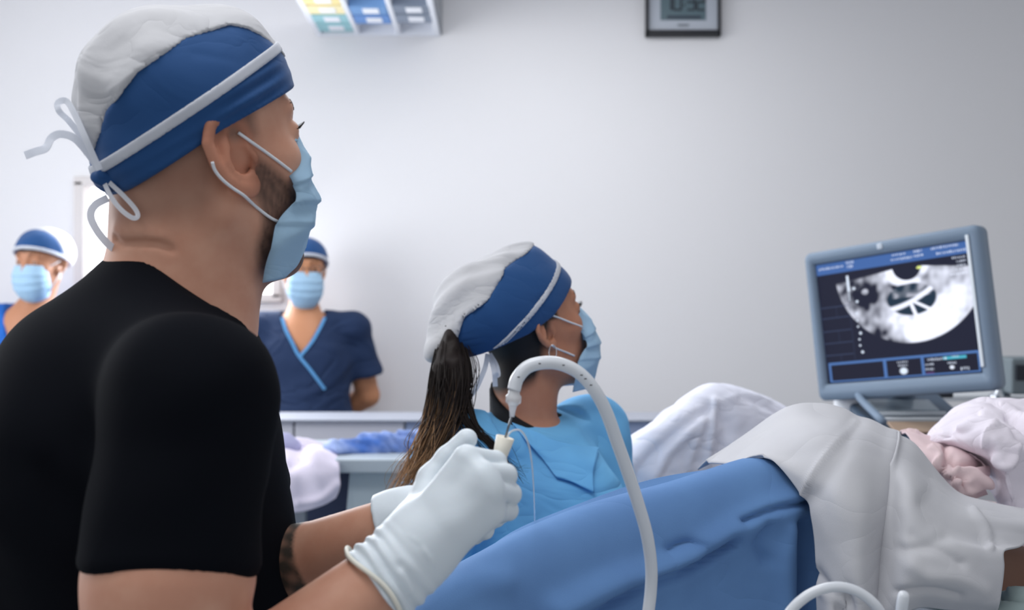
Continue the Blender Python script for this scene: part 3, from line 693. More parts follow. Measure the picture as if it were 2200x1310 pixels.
sdf_obj('cap_crown', lambda p: near(lambda z: wm_cap(z, 'white'), p, wh.w((-0.04, 0, 0.05)), 0.21), lo, hi, 0.0036, M_capwhite, wcap)
def wm_band(p):
    q = wh.loc(p); d = np.abs(wcap_solid(q)+waves(q, 50, 0.0018, 4, 6)-0.0008)-0.0016
    s_ = (q[:, 2]-(0.0645+0.58*q[:, 0]))/1.16
    return smax(smax(d, np.abs(s_)-0.0046, 0.001), wcap_cut(q)+0.002, 0.001)*wh.sc
sdf_obj('cap_band', lambda p: near(wm_band, p, wh.w((-0.04, 0, 0.05)), 0.21), lo, hi, 0.0024, M_tape, wcap)
strap('tie', pxs([(1048, 760, 1.665), (1042, 790, 1.66), (1025, 830, 1.66), (1012, 850, 1.66)]), 0.008, M_tape, wcap, thick=0.0006, n=10)
strap('tie', pxs([(1052, 760, 1.665), (1066, 785, 1.66), (1070, 805, 1.66), (1063, 800, 1.655), (1056, 775, 1.66)]), 0.008, M_tape, wcap, thick=0.0006, n=10)
strap('tie', pxs([(1054, 765, 1.667), (1062, 800, 1.665), (1064, 830, 1.672)]), 0.008, M_tape, wcap, thick=0.0006, n=10)
# mask, loops, earring
wmask, _ = wh.mask(woman, prof=[(0.1000, 0.022), (0.1110, 0.002), (0.1165, -0.022), (0.1175, -0.052), (0.1130, -0.083), (0.099, -0.108), (0.077, -0.126)], wv=0.003)
b = MB(); b.tube(spline(loop_on([(1252, 702), (1225, 692), (1200, 682), (1182, 676)], wm_skin, 0.0016), 5), 0.0016, 8); b.build('ear_loop', M_loop, wmask, True)
b = MB(); b.tube(spline(loop_on([(1234, 764), (1215, 756), (1195, 748), (1186, 742)], wm_skin, 0.0016), 5), 0.0016, 8); b.build('ear_loop', M_loop, wmask, True)
er = trace(1186, 742, wm_skin, 1.2, 2.4, 0.001)
b = MB(); b.tube([er+np.array([0.006*math.sin(a)+0.001, -0.001, -0.011+0.012*math.cos(a)]) for a in np.linspace(0, 2*math.pi, 30)], 0.0010, 6, False)
b.build('earring', mat('silver', (215, 215, 220), 0.2, metal=1.0), woman, True)
# ponytail: one bundle of strands
def ponytail():
    V = []; F = []; T = []; n = 4
    root = None
    mid = np.array([P(966, 697, 1.665), P(970, 790, 1.62), P(960, 870, 1.60), P(930, 950, 1.575), P(900, 1010, 1.56), P(852, 1100, 1.55)])
    spread = [0.014, 0.034, 0.034, 0.030, 0.030, 0.036]
    for i in range(620):
        a = RNG.uniform(0, 6.28); r = math.sqrt(RNG.uniform(0, 1)); stray = RNG.uniform() < 0.10
        L = RNG.uniform(0.78, 1.0); j = RNG.normal(size=(6, 3))*0.005*(4.0 if stray else 1.0)*np.linspace(0, 1, 6)[:, None]
        ox = np.array([math.cos(a), math.sin(a)*0.8, 0.0])*r
        pts = np.array([mid[k]+ox*spread[k]*(1.25 if stray else 1)+j[k] for k in range(6)])
        if i < 90:      # a lock falling forward over the gown
            f = np.array([P(985, 770, 1.62), P(990, 850, 1.60), P(1010, 910, 1.575), P(1055, 955, 1.555), P(1090, 1000, 1.55), P(1120+(i % 5)*8, 1050-(i % 7)*9, 1.55)])
            pts = f+ox*np.array([0.02, 0.018, 0.013, 0.009, 0.009, 0.012])[:, None]+j*0.7
        C = spline(pts, 5); C = C[:max(8, int(len(C)*L))]
        rad = RNG.uniform(0.0005, 0.0011); tip = RNG.uniform(0.35, 0.9) if i >= 90 else 3.0
        tint = RNG.uniform(0.35, 1.0)*(1.0 if ox[0] < 0.2 else 0.6)
        for k, c in enumerate(C):
            t = k/(len(C)-1); q = rad*(1-0.75*t**3)
            for m_ in range(3): V.append(c+q*np.array([math.cos(2.09*m_), 0.6*math.sin(2.09*m_)-0.2, 0.3*math.sin(2.09*m_)])); T.append(np.clip((t-tip*0.75)/0.3, 0, 1)*tint)
        b0 = len(V)-3*len(C)
        for k in range(len(C)-1):
            for m_ in range(3): F.append((b0+3*k+m_, b0+3*k+(m_+1) % 3, b0+3*k+3+(m_+1) % 3, b0+3*k+3+m_))
    me = raw_mesh('ponytail', np.array(V), np.array(F)); set_attr(me, 'tip', np.array(T)); return link('ponytail', me, M_hair, woman)
ponytail()
sdf_obj('hair_core', lambda p: smin(cone(p, P(967, 706, 1.64), P(970, 790, 1.625), 0.010, 0.028), cone(p, P(970, 790, 1.625), P(945, 930, 1.59), 0.028, 0.014), 0.01)+waves(p, 190, 0.004, 15, 5), P(860, 960, 1.50), P(1060, 670, 1.72), 0.004, M_hair, woman)
stool = thing('stool', 'round padded stool under the seated woman in the light blue gown', 'stool', (0.03, 1.74, 0))
b = MB(); b.lathe((0.03, 1.74, 0.49), (0, 0, 1), [(0, 0.16), (0.005, 0.175), (0.05, 0.175), (0.06, 0.16)]); b.build('seat', mat('stool_vinyl', (30, 34, 44), 0.5), stool, True)
b = MB(); b.lathe((0.03, 1.74, 0.04), (0, 0, 1), [(0, 0.03), (0.45, 0.025)]); b.build('column', mat('chrome', (200, 204, 210), 0.2, metal=1.0), stool, True)
for k in range(5):
    a = k*1.2566; b = MB(); b.tube([(0.03, 1.74, 0.07), (0.03+0.26*math.cos(a), 1.74+0.26*math.sin(a), 0.02)], [0.02, 0.016], 8); b.build('leg', MATS['chrome'], stool, True)
# ------------------------------------------------------------------ two people standing at the back wall
def standing(label, hx, hy, d, yaw, pitch, skincol, scrub, capd, trim, lean, group=None, hd=None, arms_back=True, h=0.009):
    base = P(hx, hy, d); S0 = np.array((base[0]+lean, d+0.0, base[2]-0.180))
    t = thing('person', label, 'person', (base[0], d, 0.0))
    hh = Head(base, yaw, pitch, 0, 0.98, ear=1.0, jaw=0.95, earflare=20)
    hw = 0.178
    a_ = math.radians(yaw*0.35-90*0.65); F = np.array((math.cos(a_), math.sin(a_), 0)); L = np.array((-F[1], F[0], 0))
    SR, SL = S0-L*hw+np.array([0, 0, -0.025]), S0+L*hw+np.array([0, 0, -0.025])
    ER, ELb = SR-L*0.055-F*0.06+np.array([0, 0, -0.26]), SL+L*0.055-F*0.06+np.array([0, 0, -0.26])
    WR, WL = S0-L*0.03-F*0.145+np.array([0, 0, -0.40]), S0+L*0.03-F*0.15+np.array([0, 0, -0.42])
    def sk(p):
        q = smin(hh.skin(p), cone(p, S0+np.array([0, 0, -0.01]), hh.w((-0.02, 0, -0.02)), 0.056, 0.052), 0.02)
        q = smin(q, ell(p, S0+F*0.02+np.array([0, 0, -0.12]), (0.13, 0.10, 0.16)), 0.06)
        for S_, E_, W_ in ((SR, ER, WR), (SL, ELb, WL)):
            q = smin(q, chain(p, [S0+np.array([0, 0, -0.03]), S_, E_, W_, W_+np.array([0, 0, -0.06])], [0.05, 0.05, 0.045, 0.03, 0.028], 0.01), 0.02)
        return q
    lo, hi = np.minimum(S0-0.36, base-0.3), np.maximum(S0+0.36, base+0.25); lo[2] = S0[2]-0.52
    brow = lambda V: (lambda q: np.clip((q[:, 2]-0.055)/0.008, 0, 1)*(q[:, 2] < 0.2))(hh.loc(V))
    sdf_obj('body', sk, lo, hi, 0.0065, mat('skin_'+trim, skincol, 0.55, sss=0.05, attr=[('hairline', (28, 22, 20))]), t, dict(hairline=brow))
    hh.eyes(t, False); hh.brows(t, M_lash)
    Rm = np.stack([L, F, np.array([0, 0, 1.0])], 1)
    def top(p):
        q = ell(p, S0+F*0.02+np.array([0, 0, -0.17]), (0.185, 0.125, 0.19), Rm)
        q = smin(q, ell(p, S0+F*0.035+np.array([0, 0, -0.42]), (0.19, 0.145, 0.22), Rm), 0.07)
        for S_, E_ in ((SR, ER), (SL, ELb)):
            q = smin(q, cone(p, S0+np.array([0, 0, -0.02]), S_, 0.066, 0.062), 0.04)
            ax = (E_-S_)/np.linalg.norm(E_-S_); tt = (p-S_.astype(np.float32)) @ ax.astype(np.float32)
            q = smin(q, smax(cone(p, S_, S_+ax*0.26, 0.062, 0.082), tt-0.185, 0.004), 0.025)
        q = q+fold_noise(p, 0.016, 16, 4 if lean >= 0 else 10)
        r = p-S0.astype(np.float32); fx = r @ F.astype(np.float32); lx = np.abs(r @ L.astype(np.float32))
        v = np.maximum(np.maximum(lx-0.072-0.55*(r[:, 2]-0.01), -fx-0.01), -(r[:, 2]+0.13))
        back = np.maximum(nrm(np.stack([lx, fx], 1))-0.075, -(r[:, 2]-0.005))
        q = smax(q, -np.minimum(v, back), 0.004)
        return smax(q, -(p[:, 2]-S0[2]+0.60), 0.004)
    lo2, hi2 = S0-np.array((0.40, 0.34, 0.64)), S0+np.array((0.40, 0.34, 0.12))
    tp = sdf_obj('scrub_top', top, lo2, hi2, h, scrub, t)
    mt = mat('scrub_trim_'+trim, (84, 142, 192), 0.8)
    def on(lx, z, lift=0.003):
        """front surface of the scrub top at side offset lx, height z"""
        o = S0+L*lx+np.array([0, 0, z]); a, b2 = 0.0, 0.4
        fs = np.linspace(0.32, -0.02, 120); ps = (o+F*fs[:, None]).astype(np.float32); v = top(ps); i = np.argmax(v < 0)
        return o+F*(fs[i]+lift)
    if capd['trim']:
        strap('neck_trim', [on(l, z) for l, z in ((-0.078, 0.015), (-0.060, -0.03), (-0.035, -0.075), (-0.012, -0.118), (0.03, -0.170), (0.06, -0.21), (0.085, -0.245))], 0.011, mt, tp, 0.006, roll=L)
        strap('neck_trim', [on(l, z) for l, z in ((0.080, 0.015), (0.060, -0.03), (0.035, -0.075), (-0.002, -0.122))], 0.011, mt, tp, 0.006, roll=L)
        strap('pocket_trim', [on(l, z) for l, z in ((0.075, -0.405), (0.10, -0.406), (0.13, -0.407), (0.155, -0.408))], 0.010, mt, tp, 0.006, roll=(0, 0, 1))
    def legs(p):
        q = ell(p, S0+np.array([0, 0, -0.60]), (0.18, 0.13, 0.13), Rm)
        for s_ in (-0.09, 0.09): q = smin(q, chain(p, [S0+L*s_+np.array([0, 0, -0.6]), np.append((S0+L*s_)[:2], 0.06)], [0.095, 0.065]), 0.04)
        return q
    sdf_obj('scrub_trousers', legs, (S0[0]-0.3, d-0.25, 0.0), (S0[0]+0.3, d+0.25, S0[2]-0.42), 0.018, scrub, t)
    for s_ in (-0.09, 0.09):
        c = np.append((S0+L*s_+F*0.05)[:2], 0.03)
        sdf_obj('shoe', lambda p, c=c: smax(ell(p, c, (0.05, 0.13, 0.06), Rm), -p[:, 2]+0.002, 0.01), c-0.16, c+0.16, 0.012, MATS['shoe_white'], t)
    def capf(p, part):
        q = hh.loc(p); s_ = ell(q, (-0.008, 0, 0.055), (0.112, 0.092, 0.092)); s_ = smin(s_, ell(q, (-0.06, 0, 0.05), (0.075, 0.08, 0.08)), 0.04)
        v = smax(s_+waves(q, 60, 0.003, 6, 5), -(s_+0.012), 0.003); ct = (0.068+0.40*(q[:, 0]-0.09)-0.0*q[:, 2]-q[:, 2])/1.07
        div = (0.012-q[:, 0]+0.25*(q[:, 2]-0.1))/1.03
        if part == 'band': return smax(smax(np.abs(s_-0.002)-0.0035, np.abs(ct+0.004)-0.006, 0.001), div-0.05, 0.002)*hh.sc
        v = smax(v, ct, 0.003)
        return smax(v, div if part == 'blue' else -div, 0.002)*hh.sc
    cp = sdf_obj('surgical_cap', lambda p: near(lambda z: capf(z, 'blue'), p, hh.w((-0.03, 0, 0.05)), 0.2), base-0.2, base+0.22, 0.006, M_capblue, t)
    sdf_obj('cap_crown', lambda p: near(lambda z: capf(z, 'white'), p, hh.w((-0.03, 0, 0.05)), 0.2), base-0.2, base+0.22, 0.006, M_capwhite, cp)
    sdf_obj('cap_band', lambda p: near(lambda z: capf(z, 'band'), p, hh.w((-0.03, 0, 0.05)), 0.2), base-0.2, base+0.22, 0.004, M_tape, cp)
    mk, S = hh.mask(t, prof=[(0.1040, 0.012), (0.1165, -0.004), (0.1235, -0.026), (0.1245, -0.054), (0.1180, -0.085), (0.102, -0.112), (0.077, -0.130)], edge=[(0.058, 0.058, 0.004), (0.056, 0.062, -0.012), (0.054, 0.065, -0.030), (0.050, 0.066, -0.048), (0.044, 0.064, -0.068), (0.038, 0.056, -0.092), (0.034, 0.044, -0.112)])
    for s_ in (-1, 1):
        for z0, z1 in ((0.0, 0.022), (-0.09, -0.02)):
            b = MB(); b.tube([hh.w((0.055, s_*0.061, z0)), hh.w((0.03, s_*0.074, (z0+z1)/2)), hh.w((0.002, s_*0.078, z1))], 0.002, 6); b.build('ear_loop', M_loop, mk, True)
    return t, hh
M_navy = mat('scrub_navy', (21, 42, 76), 0.85, bump=(60, 0.2, 0.004), wrinkle=(7, 0.05))
M_royal = mat('scrub_royal', (24, 92, 178), 0.85, bump=(60, 0.2, 0.004), wrinkle=(7, 0.05))
n2, nh2 = standing('person in navy scrubs with light blue neck trim and glasses, arms behind back, against wall', 652, 588, 3.86, -72, -4, (190, 132, 96), M_navy, dict(trim=True), 'navy', 0.005)
n1, nh1 = standing('person in bright blue scrubs behind the black-shirted shoulder, left edge of the room', 92, 573, 3.80, -103, -5, (176, 122, 92), M_royal, dict(trim=False), 'royal', -0.04)
# glasses of the navy nurse
gm = mat('glasses_rim', (70, 66, 70), 0.3)
for s_ in (-1, 1):
    b = MB(); b.tube([nh2.w((0.102-0.004*math.cos(a), s_*(0.034+0.022*math.cos(a)), 0.018+0.017*math.sin(a))) for a in np.linspace(0, 2*math.pi, 26)], 0.0014, 6, False); b.build('glasses_rim', gm, n2, True)
    b = MB(); b.tube([nh2.w((0.098, s_*0.056, 0.022)), nh2.w((0.05, s_*0.074, 0.022)), nh2.w((0.0, s_*0.08, 0.024))], 0.0016, 6); b.build('glasses_arm', gm, n2, True)
b = MB(); b.tube([nh2.w((0.100, -0.012, 0.022)), nh2.w((0.106, 0, 0.026)), nh2.w((0.100, 0.012, 0.022))], 0.0014, 6); b.build('glasses_bridge', gm, n2, True)
# ------------------------------------------------------------------ the draped patient and the exam chair
def G(rows): return [[P(*c) for c in r] for r in rows]
def folds(px, V, lines, noise=0.0, nf=22, i0=0):
    d = np.zeros(px.shape[:-1])
    for pts, w, a in lines: d = d+a*np.exp(-(pxline(px, pts)/w)**2)
    if noise: d = d+fold_noise(V.reshape(-1, 3).astype(np.float32), noise, nf, i0).reshape(d.shape)
    return d
M_blue = mat('drape_blue', (98, 138, 189), 0.9, bump=(800, 0.25, 0.0006), vary=((92, 130, 181), 9, 3), wrinkle=(6, 0.010))
M_grey = mat('drape_grey', (200, 200, 204), 0.9, bump=(800, 0.25, 0.0006), vary=((194, 194, 199), 8, 3), wrinkle=(9, 0.007))
M_lav = mat('drape_lavender', (230, 232, 245), 0.9, bump=(500, 0.2, 0.0008), wrinkle=(12, 0.02))
M_lav2 = mat('sheet_pale_lavender', (232, 225, 235), 0.9, bump=(300, 0.25, 0.001), wrinkle=(16, 0.02))
M_pink = mat('gown_dusty_pink', (226, 202, 204), 0.9, bump=(400, 0.2, 0.001))
# near shin: blue drape over the leg rest
def near_rows(rx):
    rows = []
    prof = [(160, 0.20), (60, 0.13), (14, 0.055), (0, 0.0), (16, -0.045), (70, -0.075), (160, -0.09), (300, -0.095), (460, -0.10), (700, -0.10)]
    for dy, dd in prof: rows.append([(x, y+dy, d+dd) for x, y, d in rx])
    return rows
RX = [(780, 1400, 1.13), (880, 1308, 1.15), (960, 1235, 1.17), (1040, 1184, 1.19), (1110, 1142, 1.215), (1200, 1104, 1.245), (1300, 1068, 1.28), (1400, 1039, 1.31), (1530, 1008, 1.35), (1650, 982, 1.39), (1760, 985, 1.43), (1860, 1010, 1.45)]
def blue_disp(px, V):
    d = folds(px, V, [([(1200, 1310), (1330, 1250), (1400, 1235), (1500, 1190), (1600, 1125), (1700, 1080)], 30, 0.016),
                      ([(1250, 1330), (1380, 1262), (1480, 1222), (1570, 1165)], 12, -0.016),
                      ([(1440, 1180), (1480, 1165), (1510, 1178)], 14, -0.005), ([(1590, 1120), (1660, 1095), (1730, 1078)], 10, -0.009),
                      ([(1640, 1130), (1625, 1170), (1640, 1200)], 14, -0.006), ([(1690, 1140), (1680, 1220), (1690, 1330)], 22, 0.010),
                      ([(1725, 1130), (1735, 1220), (1735, 1330)], 16, -0.030),
                      ([(900, 1330), (1010, 1262), (1080, 1248)], 30, 0.006), ([(1300, 1292), (1400, 1244), (1500, 1208), (1575, 1168)], 6, -0.008), ([(1590, 1118), (1650, 1092), (1735, 1078)], 5, -0.006),
                      ([(1440, 1182), (1475, 1166), (1505, 1172)], 6, -0.005), ([(1640, 1130), (1628, 1165), (1642, 1195)], 6, -0.005)], 0.006, 13, 6)
    return d
tag(grid_sheet('surgical_drape', G(near_rows(RX)), M_blue, None, 18, 16, blue_disp), 'medium blue drape over the near leg in front of the seated woman', 'drape')
# knee cover: left panel
KL = [[(1500, 1010, 1.52), (1600, 955, 1.55), (1690, 905, 1.56), (1770, 900, 1.56), (1850, 925, 1.56), (1932, 960, 1.56)],
      [(1518, 994, 1.47), (1607, 932, 1.50), (1690, 878, 1.51), (1768, 873, 1.51), (1850, 899, 1.51), (1928, 935, 1.51)],
      [(1526, 991, 1.44), (1612, 936, 1.45), (1698, 882, 1.45), (1772, 882, 1.45), (1852, 905, 1.45), (1926, 940, 1.45)],
      [(1580, 993, 1.375), (1660, 955, 1.365), (1735, 925, 1.35), (1800, 918, 1.35), (1862, 932, 1.36), (1921, 966, 1.365)],
      [(1634, 978, 1.345), (1700, 985, 1.325), (1770, 975, 1.305), (1830, 977, 1.30), (1880, 988, 1.31), (1915, 1003, 1.32)],
      [(1670, 998, 1.325), (1730, 1022, 1.30), (1790, 1027, 1.28), (1840, 1032, 1.275), (1880, 1042, 1.285), (1910, 1052, 1.30)],
      [(1722, 1062, 1.305), (1765, 1076, 1.285), (1805, 1082, 1.265), (1845, 1092, 1.26), (1875, 1102, 1.27), (1905, 1112, 1.29)],
      [(1748, 1120, 1.295), (1780, 1142, 1.275), (1815, 1152, 1.26), (1845, 1157, 1.255), (1870, 1162, 1.265), (1899, 1172, 1.285)],
      [(1757, 1230, 1.29), (1788, 1238, 1.27), (1818, 1240, 1.255), (1845, 1240, 1.25), (1868, 1242, 1.26), (1890, 1245, 1.28)],
      [(1758, 1330, 1.285), (1786, 1332, 1.262), (1815, 1330, 1.27), (1842, 1330, 1.25), (1862, 1330, 1.26), (1879, 1330, 1.275)],
      [(1755, 1520, 1.28), (1784, 1520, 1.265), (1812, 1520, 1.25), (1838, 1520, 1.25), (1856, 1520, 1.26), (1872, 1520, 1.275)]]
for r_ in KL: r_[-1] = (r_[-1][0]+4, r_[-1][1], r_[-1][2]+0.016); r_[-2] = (r_[-2][0], r_[-2][1], r_[-2][2]+0.004)
def kl_disp(px, V):
    return folds(px, V, [([(1838, 905), (1790, 960), (1745, 1020), (1722, 1064)], 5, 0.004), ([(1838, 905), (1800, 985), (1765, 1050), (1735, 1080)], 20, -0.005),
                         ([(1760, 1230), (1785, 1265), (1800, 1310)], 10, -0.007), ([(1775, 1270), (1820, 1310)], 10, 0.006), ([(1820, 1270), (1835, 1310)], 9, -0.006),
                         ([(1925, 935), (1908, 1010), (1897, 1160), (1880, 1320)], 16, 0.004)], 0.005, 15, 2)
tag(grid_sheet('surgical_drape', G(KL), M_grey, None, 12, 9, kl_disp), 'light grey drape over the raised near knee, left of the dark seam', 'drape', None)
KR = [[(1918, 962, 1.56), (1965, 985, 1.56), (2010, 1040, 1.56), (2060, 1090, 1.56), (2130, 1110, 1.56), (2230, 1130, 1.56)],
      [(1922, 940, 1.50), (1962, 960, 1.50), (2008, 1016, 1.50), (2058, 1066, 1.50), (2130, 1086, 1.50), (2230, 1104, 1.50)],
      [(1925, 934, 1.445), (1964, 956, 1.45), (2010, 1012, 1.45), (2060, 1062, 1.45), (2132, 1083, 1.45), (2230, 1102, 1.45)],
      [(1922, 966, 1.375), (1960, 1000, 1.35), (2005, 1050, 1.345), (2055, 1090, 1.34), (2125, 1108, 1.35), (2230, 1130, 1.37)],
      [(1915, 1003, 1.328), (1955, 1040, 1.29), (2000, 1085, 1.285), (2050, 1120, 1.29), (2115, 1138, 1.31), (2215, 1155, 1.35)],
      [(1910, 1052, 1.308), (1950, 1085, 1.265), (2000, 1125, 1.26), (2050, 1150, 1.265), (2110, 1164, 1.285), (2190, 1176, 1.32)],
      [(1905, 1112, 1.296), (1945, 1135, 1.25), (1995, 1160, 1.24), (2050, 1172, 1.245), (2105, 1178, 1.26), (2156, 1186, 1.275)],
      [(1899, 1172, 1.29), (1940, 1185, 1.24), (1990, 1200, 1.23), (2045, 1210, 1.235), (2100, 1214, 1.25), (2154, 1218, 1.265)],
      [(1890, 1245, 1.286), (1935, 1245, 1.235), (1985, 1245, 1.23), (2040, 1250, 1.235), (2098, 1258, 1.245), (2150, 1262, 1.26)],
      [(1882, 1310, 1.282), (1930, 1292, 1.24), (1980, 1278, 1.24), (2038, 1282, 1.245), (2095, 1290, 1.25), (2147, 1296, 1.262)],
      [(1878, 1330, 1.283), (1926, 1318, 1.25), (1976, 1302, 1.27), (2034, 1308, 1.275), (2092, 1312, 1.28), (2143, 1315, 1.29)]]
def kr_disp(px, V):
    return folds(px, V, [([(1925, 935), (1915, 1010), (1903, 1160), (1886, 1330)], 7, 0.006), ([(1990, 1080), (2050, 1130), (2120, 1160)], 22, -0.007),
                         ([(1940, 1180), (2010, 1178), (2060, 1210)], 12, -0.006), ([(1960, 1150), (1990, 1165), (2030, 1155)], 14, -0.004), ([(1960, 1215), (1990, 1235), (2050, 1240), (2110, 1268)], 16, 0.005),
                         ([(1930, 1270), (2000, 1262), (2060, 1275)], 8, -0.005), ([(2090, 1100), (2120, 1140), (2128, 1176)], 7, 0.006)], 0.005, 17, 12)
tag(grid_sheet('surgical_drape', G(KR), M_grey, None, 12, 9, kr_disp), 'light grey drape with squared hem over the near thigh, right of the dark seam', 'drape', None)
# far leg
def far_rows(rx):
    return [[(x, y+dy, d+dd) for x, y, d in rx] for dy, dd in ((190, 0.16), (60, 0.11), (8, 0.05), (0, 0.0), (10, -0.05), (50, -0.085), (120, -0.10), (220, -0.10), (340, -0.10))]
FX = [(1290, 1000, 2.02), (1345, 952, 2.04), (1420, 893, 2.07), (1490, 842, 2.10), (1545, 826, 2.12), (1600, 838, 2.14), (1660, 862, 2.16), (1730, 900, 2.18), (1800, 950, 2.2)]
def far_disp(px, V):
    return folds(px, V, [([(1535, 860), (1528, 920), (1520, 1000)], 6, 0.008), ([(1548, 900), (1560, 920), (1552, 960)], 16, -0.012), ([(1525, 880), (1450, 930), (1380, 1000), (1360, 1040)], 10, -0.008),
                         ([(1500, 905), (1440, 970), (1400, 1030)], 9, 0.008), ([(1590, 852), (1640, 870), (1680, 890)], 8, -0.006), ([(1510, 900), (1490, 960), (1480, 1000)], 8, 0.006),
                         ([(1535, 868), (1600, 850), (1650, 862)], 5, 0.004)], 0.010, 24, 20)
tag(grid_sheet('surgical_drape', G(far_rows(FX)), M_lav, None, 10, 9, far_disp), 'pale lavender drape over the raised far knee behind the seated woman', 'drape')
# rumpled sheet at the right edge and the pink gown below it
SX = [[(1985, 965, 1.80), (2010, 935, 1.84), (2045, 900, 1.86), (2090, 890, 1.88), (2140, 900, 1.88), (2240, 920, 1.88)],
      [(1986, 950, 1.74), (2008, 920, 1.76), (2045, 885, 1.78), (2095, 864, 1.79), (2145, 858, 1.79), (2250, 862, 1.79)],
      [(1990, 945, 1.70), (2014, 922, 1.68), (2052, 895, 1.67), (2100, 876, 1.66), (2150, 872, 1.66), (2250, 878, 1.66)],
      [(1998, 948, 1.66), (2030, 925, 1.62), (2070, 905, 1.59), (2115, 895, 1.58), (2165, 900, 1.58), (2250, 905, 1.58)],
      [(2020, 950, 1.63), (2060, 945, 1.58), (2100, 935, 1.55), (2140, 935, 1.53), (2180, 945, 1.54), (2250, 950, 1.54)],
      [(2050, 958, 1.62), (2095, 970, 1.57), (2125, 975, 1.54), (2155, 980, 1.52), (2185, 985, 1.53), (2250, 990, 1.54)],
      [(2090, 975, 1.62), (2130, 1000, 1.57), (2148, 1020, 1.54), (2165, 1030, 1.52), (2190, 1030, 1.53), (2250, 1030, 1.54)],
      [(2120, 1000, 1.62), (2138, 1030, 1.58), (2152, 1055, 1.55), (2170, 1075, 1.53), (2195, 1085, 1.53), (2250, 1085, 1.54)],
      [(2125, 1040, 1.63), (2140, 1070, 1.60), (2155, 1100, 1.57), (2175, 1120, 1.55), (2200, 1130, 1.55), (2250, 1130, 1.55)]]
def sx_disp(px, V):
    return folds(px, V, [([(2030, 940), (2035, 920), (2060, 900), (2100, 886)], 6, -0.008), ([(2060, 915), (2100, 900), (2150, 920), (2170, 960)], 9, 0.010), ([(2115, 960), (2120, 930), (2135, 915)], 5, 0.007),
                         ([(2140, 985), (2150, 1000), (2170, 1000), (2178, 960)], 8, 0.012), ([(2165, 890), (2190, 910), (2215, 940)], 7, -0.010), ([(2150, 870), (2180, 880), (2210, 900)], 6, 0.006)], 0.012, 30, 14)
tag(grid_sheet('bed_sheet', G(SX), M_lav2, None, 10, 9, sx_disp), 'crumpled pale lavender sheet heaped at the right edge below the monitor', 'sheet')
PK = [[(1930, 930, 1.70), (1960, 930, 1.72), (2000, 940, 1.74), (2040, 950, 1.74), (2090, 965, 1.74), (2140, 985, 1.74)],
      [(1940, 928, 1.66), (1965, 926, 1.66), (2000, 940, 1.66), (2045, 950, 1.66), (2090, 968, 1.66), (2132, 985, 1.66)],
      [(1950, 940, 1.62), (1980, 950, 1.60), (2015, 962, 1.59), (2055, 975, 1.585), (2095, 990, 1.585), (2130, 995, 1.60)],
      [(1965, 955, 1.60), (2000, 975, 1.57), (2035, 995, 1.555), (2065, 1005, 1.55), (2100, 1010, 1.56), (2128, 1010, 1.59)],
      [(1985, 975, 1.58), (2015, 1000, 1.55), (2045, 1020, 1.53), (2075, 1030, 1.53), (2102, 1030, 1.545), (2124, 1025, 1.58)],
      [(2005, 1000, 1.58), (2030, 1025, 1.55), (2055, 1045, 1.535), (2080, 1052, 1.54), (2100, 1048, 1.56), (2118, 1040, 1.59)],
      [(2020, 1030, 1.60), (2045, 1055, 1.58), (2065, 1070, 1.57), (2085, 1075, 1.57), (2105, 1070, 1.59), (2118, 1060, 1.61)]]
def pk_disp(px, V):
    return folds(px, V, [([(2030, 960), (2035, 980), (2025, 1010)], 6, -0.014), ([(2045, 985), (2060, 1000), (2100, 995), (2130, 990)], 7, -0.016), ([(2040, 1030), (2060, 1020), (2075, 1030), (2070, 1048)], 6, -0.014),
                         ([(2055, 1012), (2085, 1015), (2110, 1035)], 6, 0.010), ([(2060, 1058), (2090, 1050), (2110, 1030)], 6, 0.010), ([(2000, 965), (2015, 985), (2015, 1010)], 5, 0.010)], 0.009, 34, 24)
patient = thing('person', 'patient lying under the drapes at right, legs raised, in a dusty pink gown', 'person', (0.75, 1.70, 0.0))
grid_sheet('gown', G(PK), M_pink, patient, 12, 12, pk_disp)
# patient's body on the chair (thighs to the hips, torso towards the right)
KN, KF = P(1765, 1000, 1.50), P(1560, 905, 2.14)
HIPN, HIPF = np.array((1.06, 1.62, 0.86)), np.array((1.06, 1.90, 0.86))
FTN, FTF = P(1010, 1330, 1.30), P(1330, 1060, 2.08)
def pat(p):
    d = chain(p, [HIPN, (0.70, 1.55, 0.94), KN-np.array([0, -0.02, 0.045]), FTN-np.array([0, 0, 0.03])], [0.07, 0.055, 0.045, 0.034], 0.01); d = smin(d, chain(p, [HIPF, (0.78, 2.0, 0.92), KF+np.array([0, 0.03, -0.03]), FTF+np.array([0, 0.03, -0.03])], [0.08, 0.06, 0.05, 0.034], 0.01), 0.02)
    d = smin(d, ell(p, (1.14, 1.76, 0.89), (0.17, 0.19, 0.10)), 0.05)
    d = smin(d, cone(p, (1.15, 1.76, 0.94), (1.55, 1.76, 1.02), 0.12, 0.13), 0.06)
    d = smin(d, cone(p, (1.55, 1.76, 1.02), (1.75, 1.76, 1.07), 0.07, 0.05), 0.04)
    d = smin(d, ell(p, (1.83, 1.76, 1.10), (0.12, 0.08, 0.09)), 0.03)
    return d
sdf_obj('body', pat, (-0.1, 1.15, 0.75), (2.0, 2.25, 1.30), 0.012, mat('skin_deep', (112, 78, 62), 0.55), patient)
sdf_obj('gown_skirt', lambda p: smax(pat(p)-0.014+fold_noise(p, 0.006, 25, 9), np.maximum(0.80-p[:, 0], p[:, 0]-1.66), 0.006), (0.74, 1.4, 0.70), (1.74, 2.15, 1.22), 0.012, M_pink, patient)
chair = thing('exam_chair', 'examination chair holding the draped patient at the right', 'chair', (1.1, 1.76, 0))
M_pad = mat('chair_vinyl', (96, 112, 112), 0.5, bump=(60, 0.1, 0.002)); M_base = mat('chair_base_white', (214, 216, 220), 0.4)
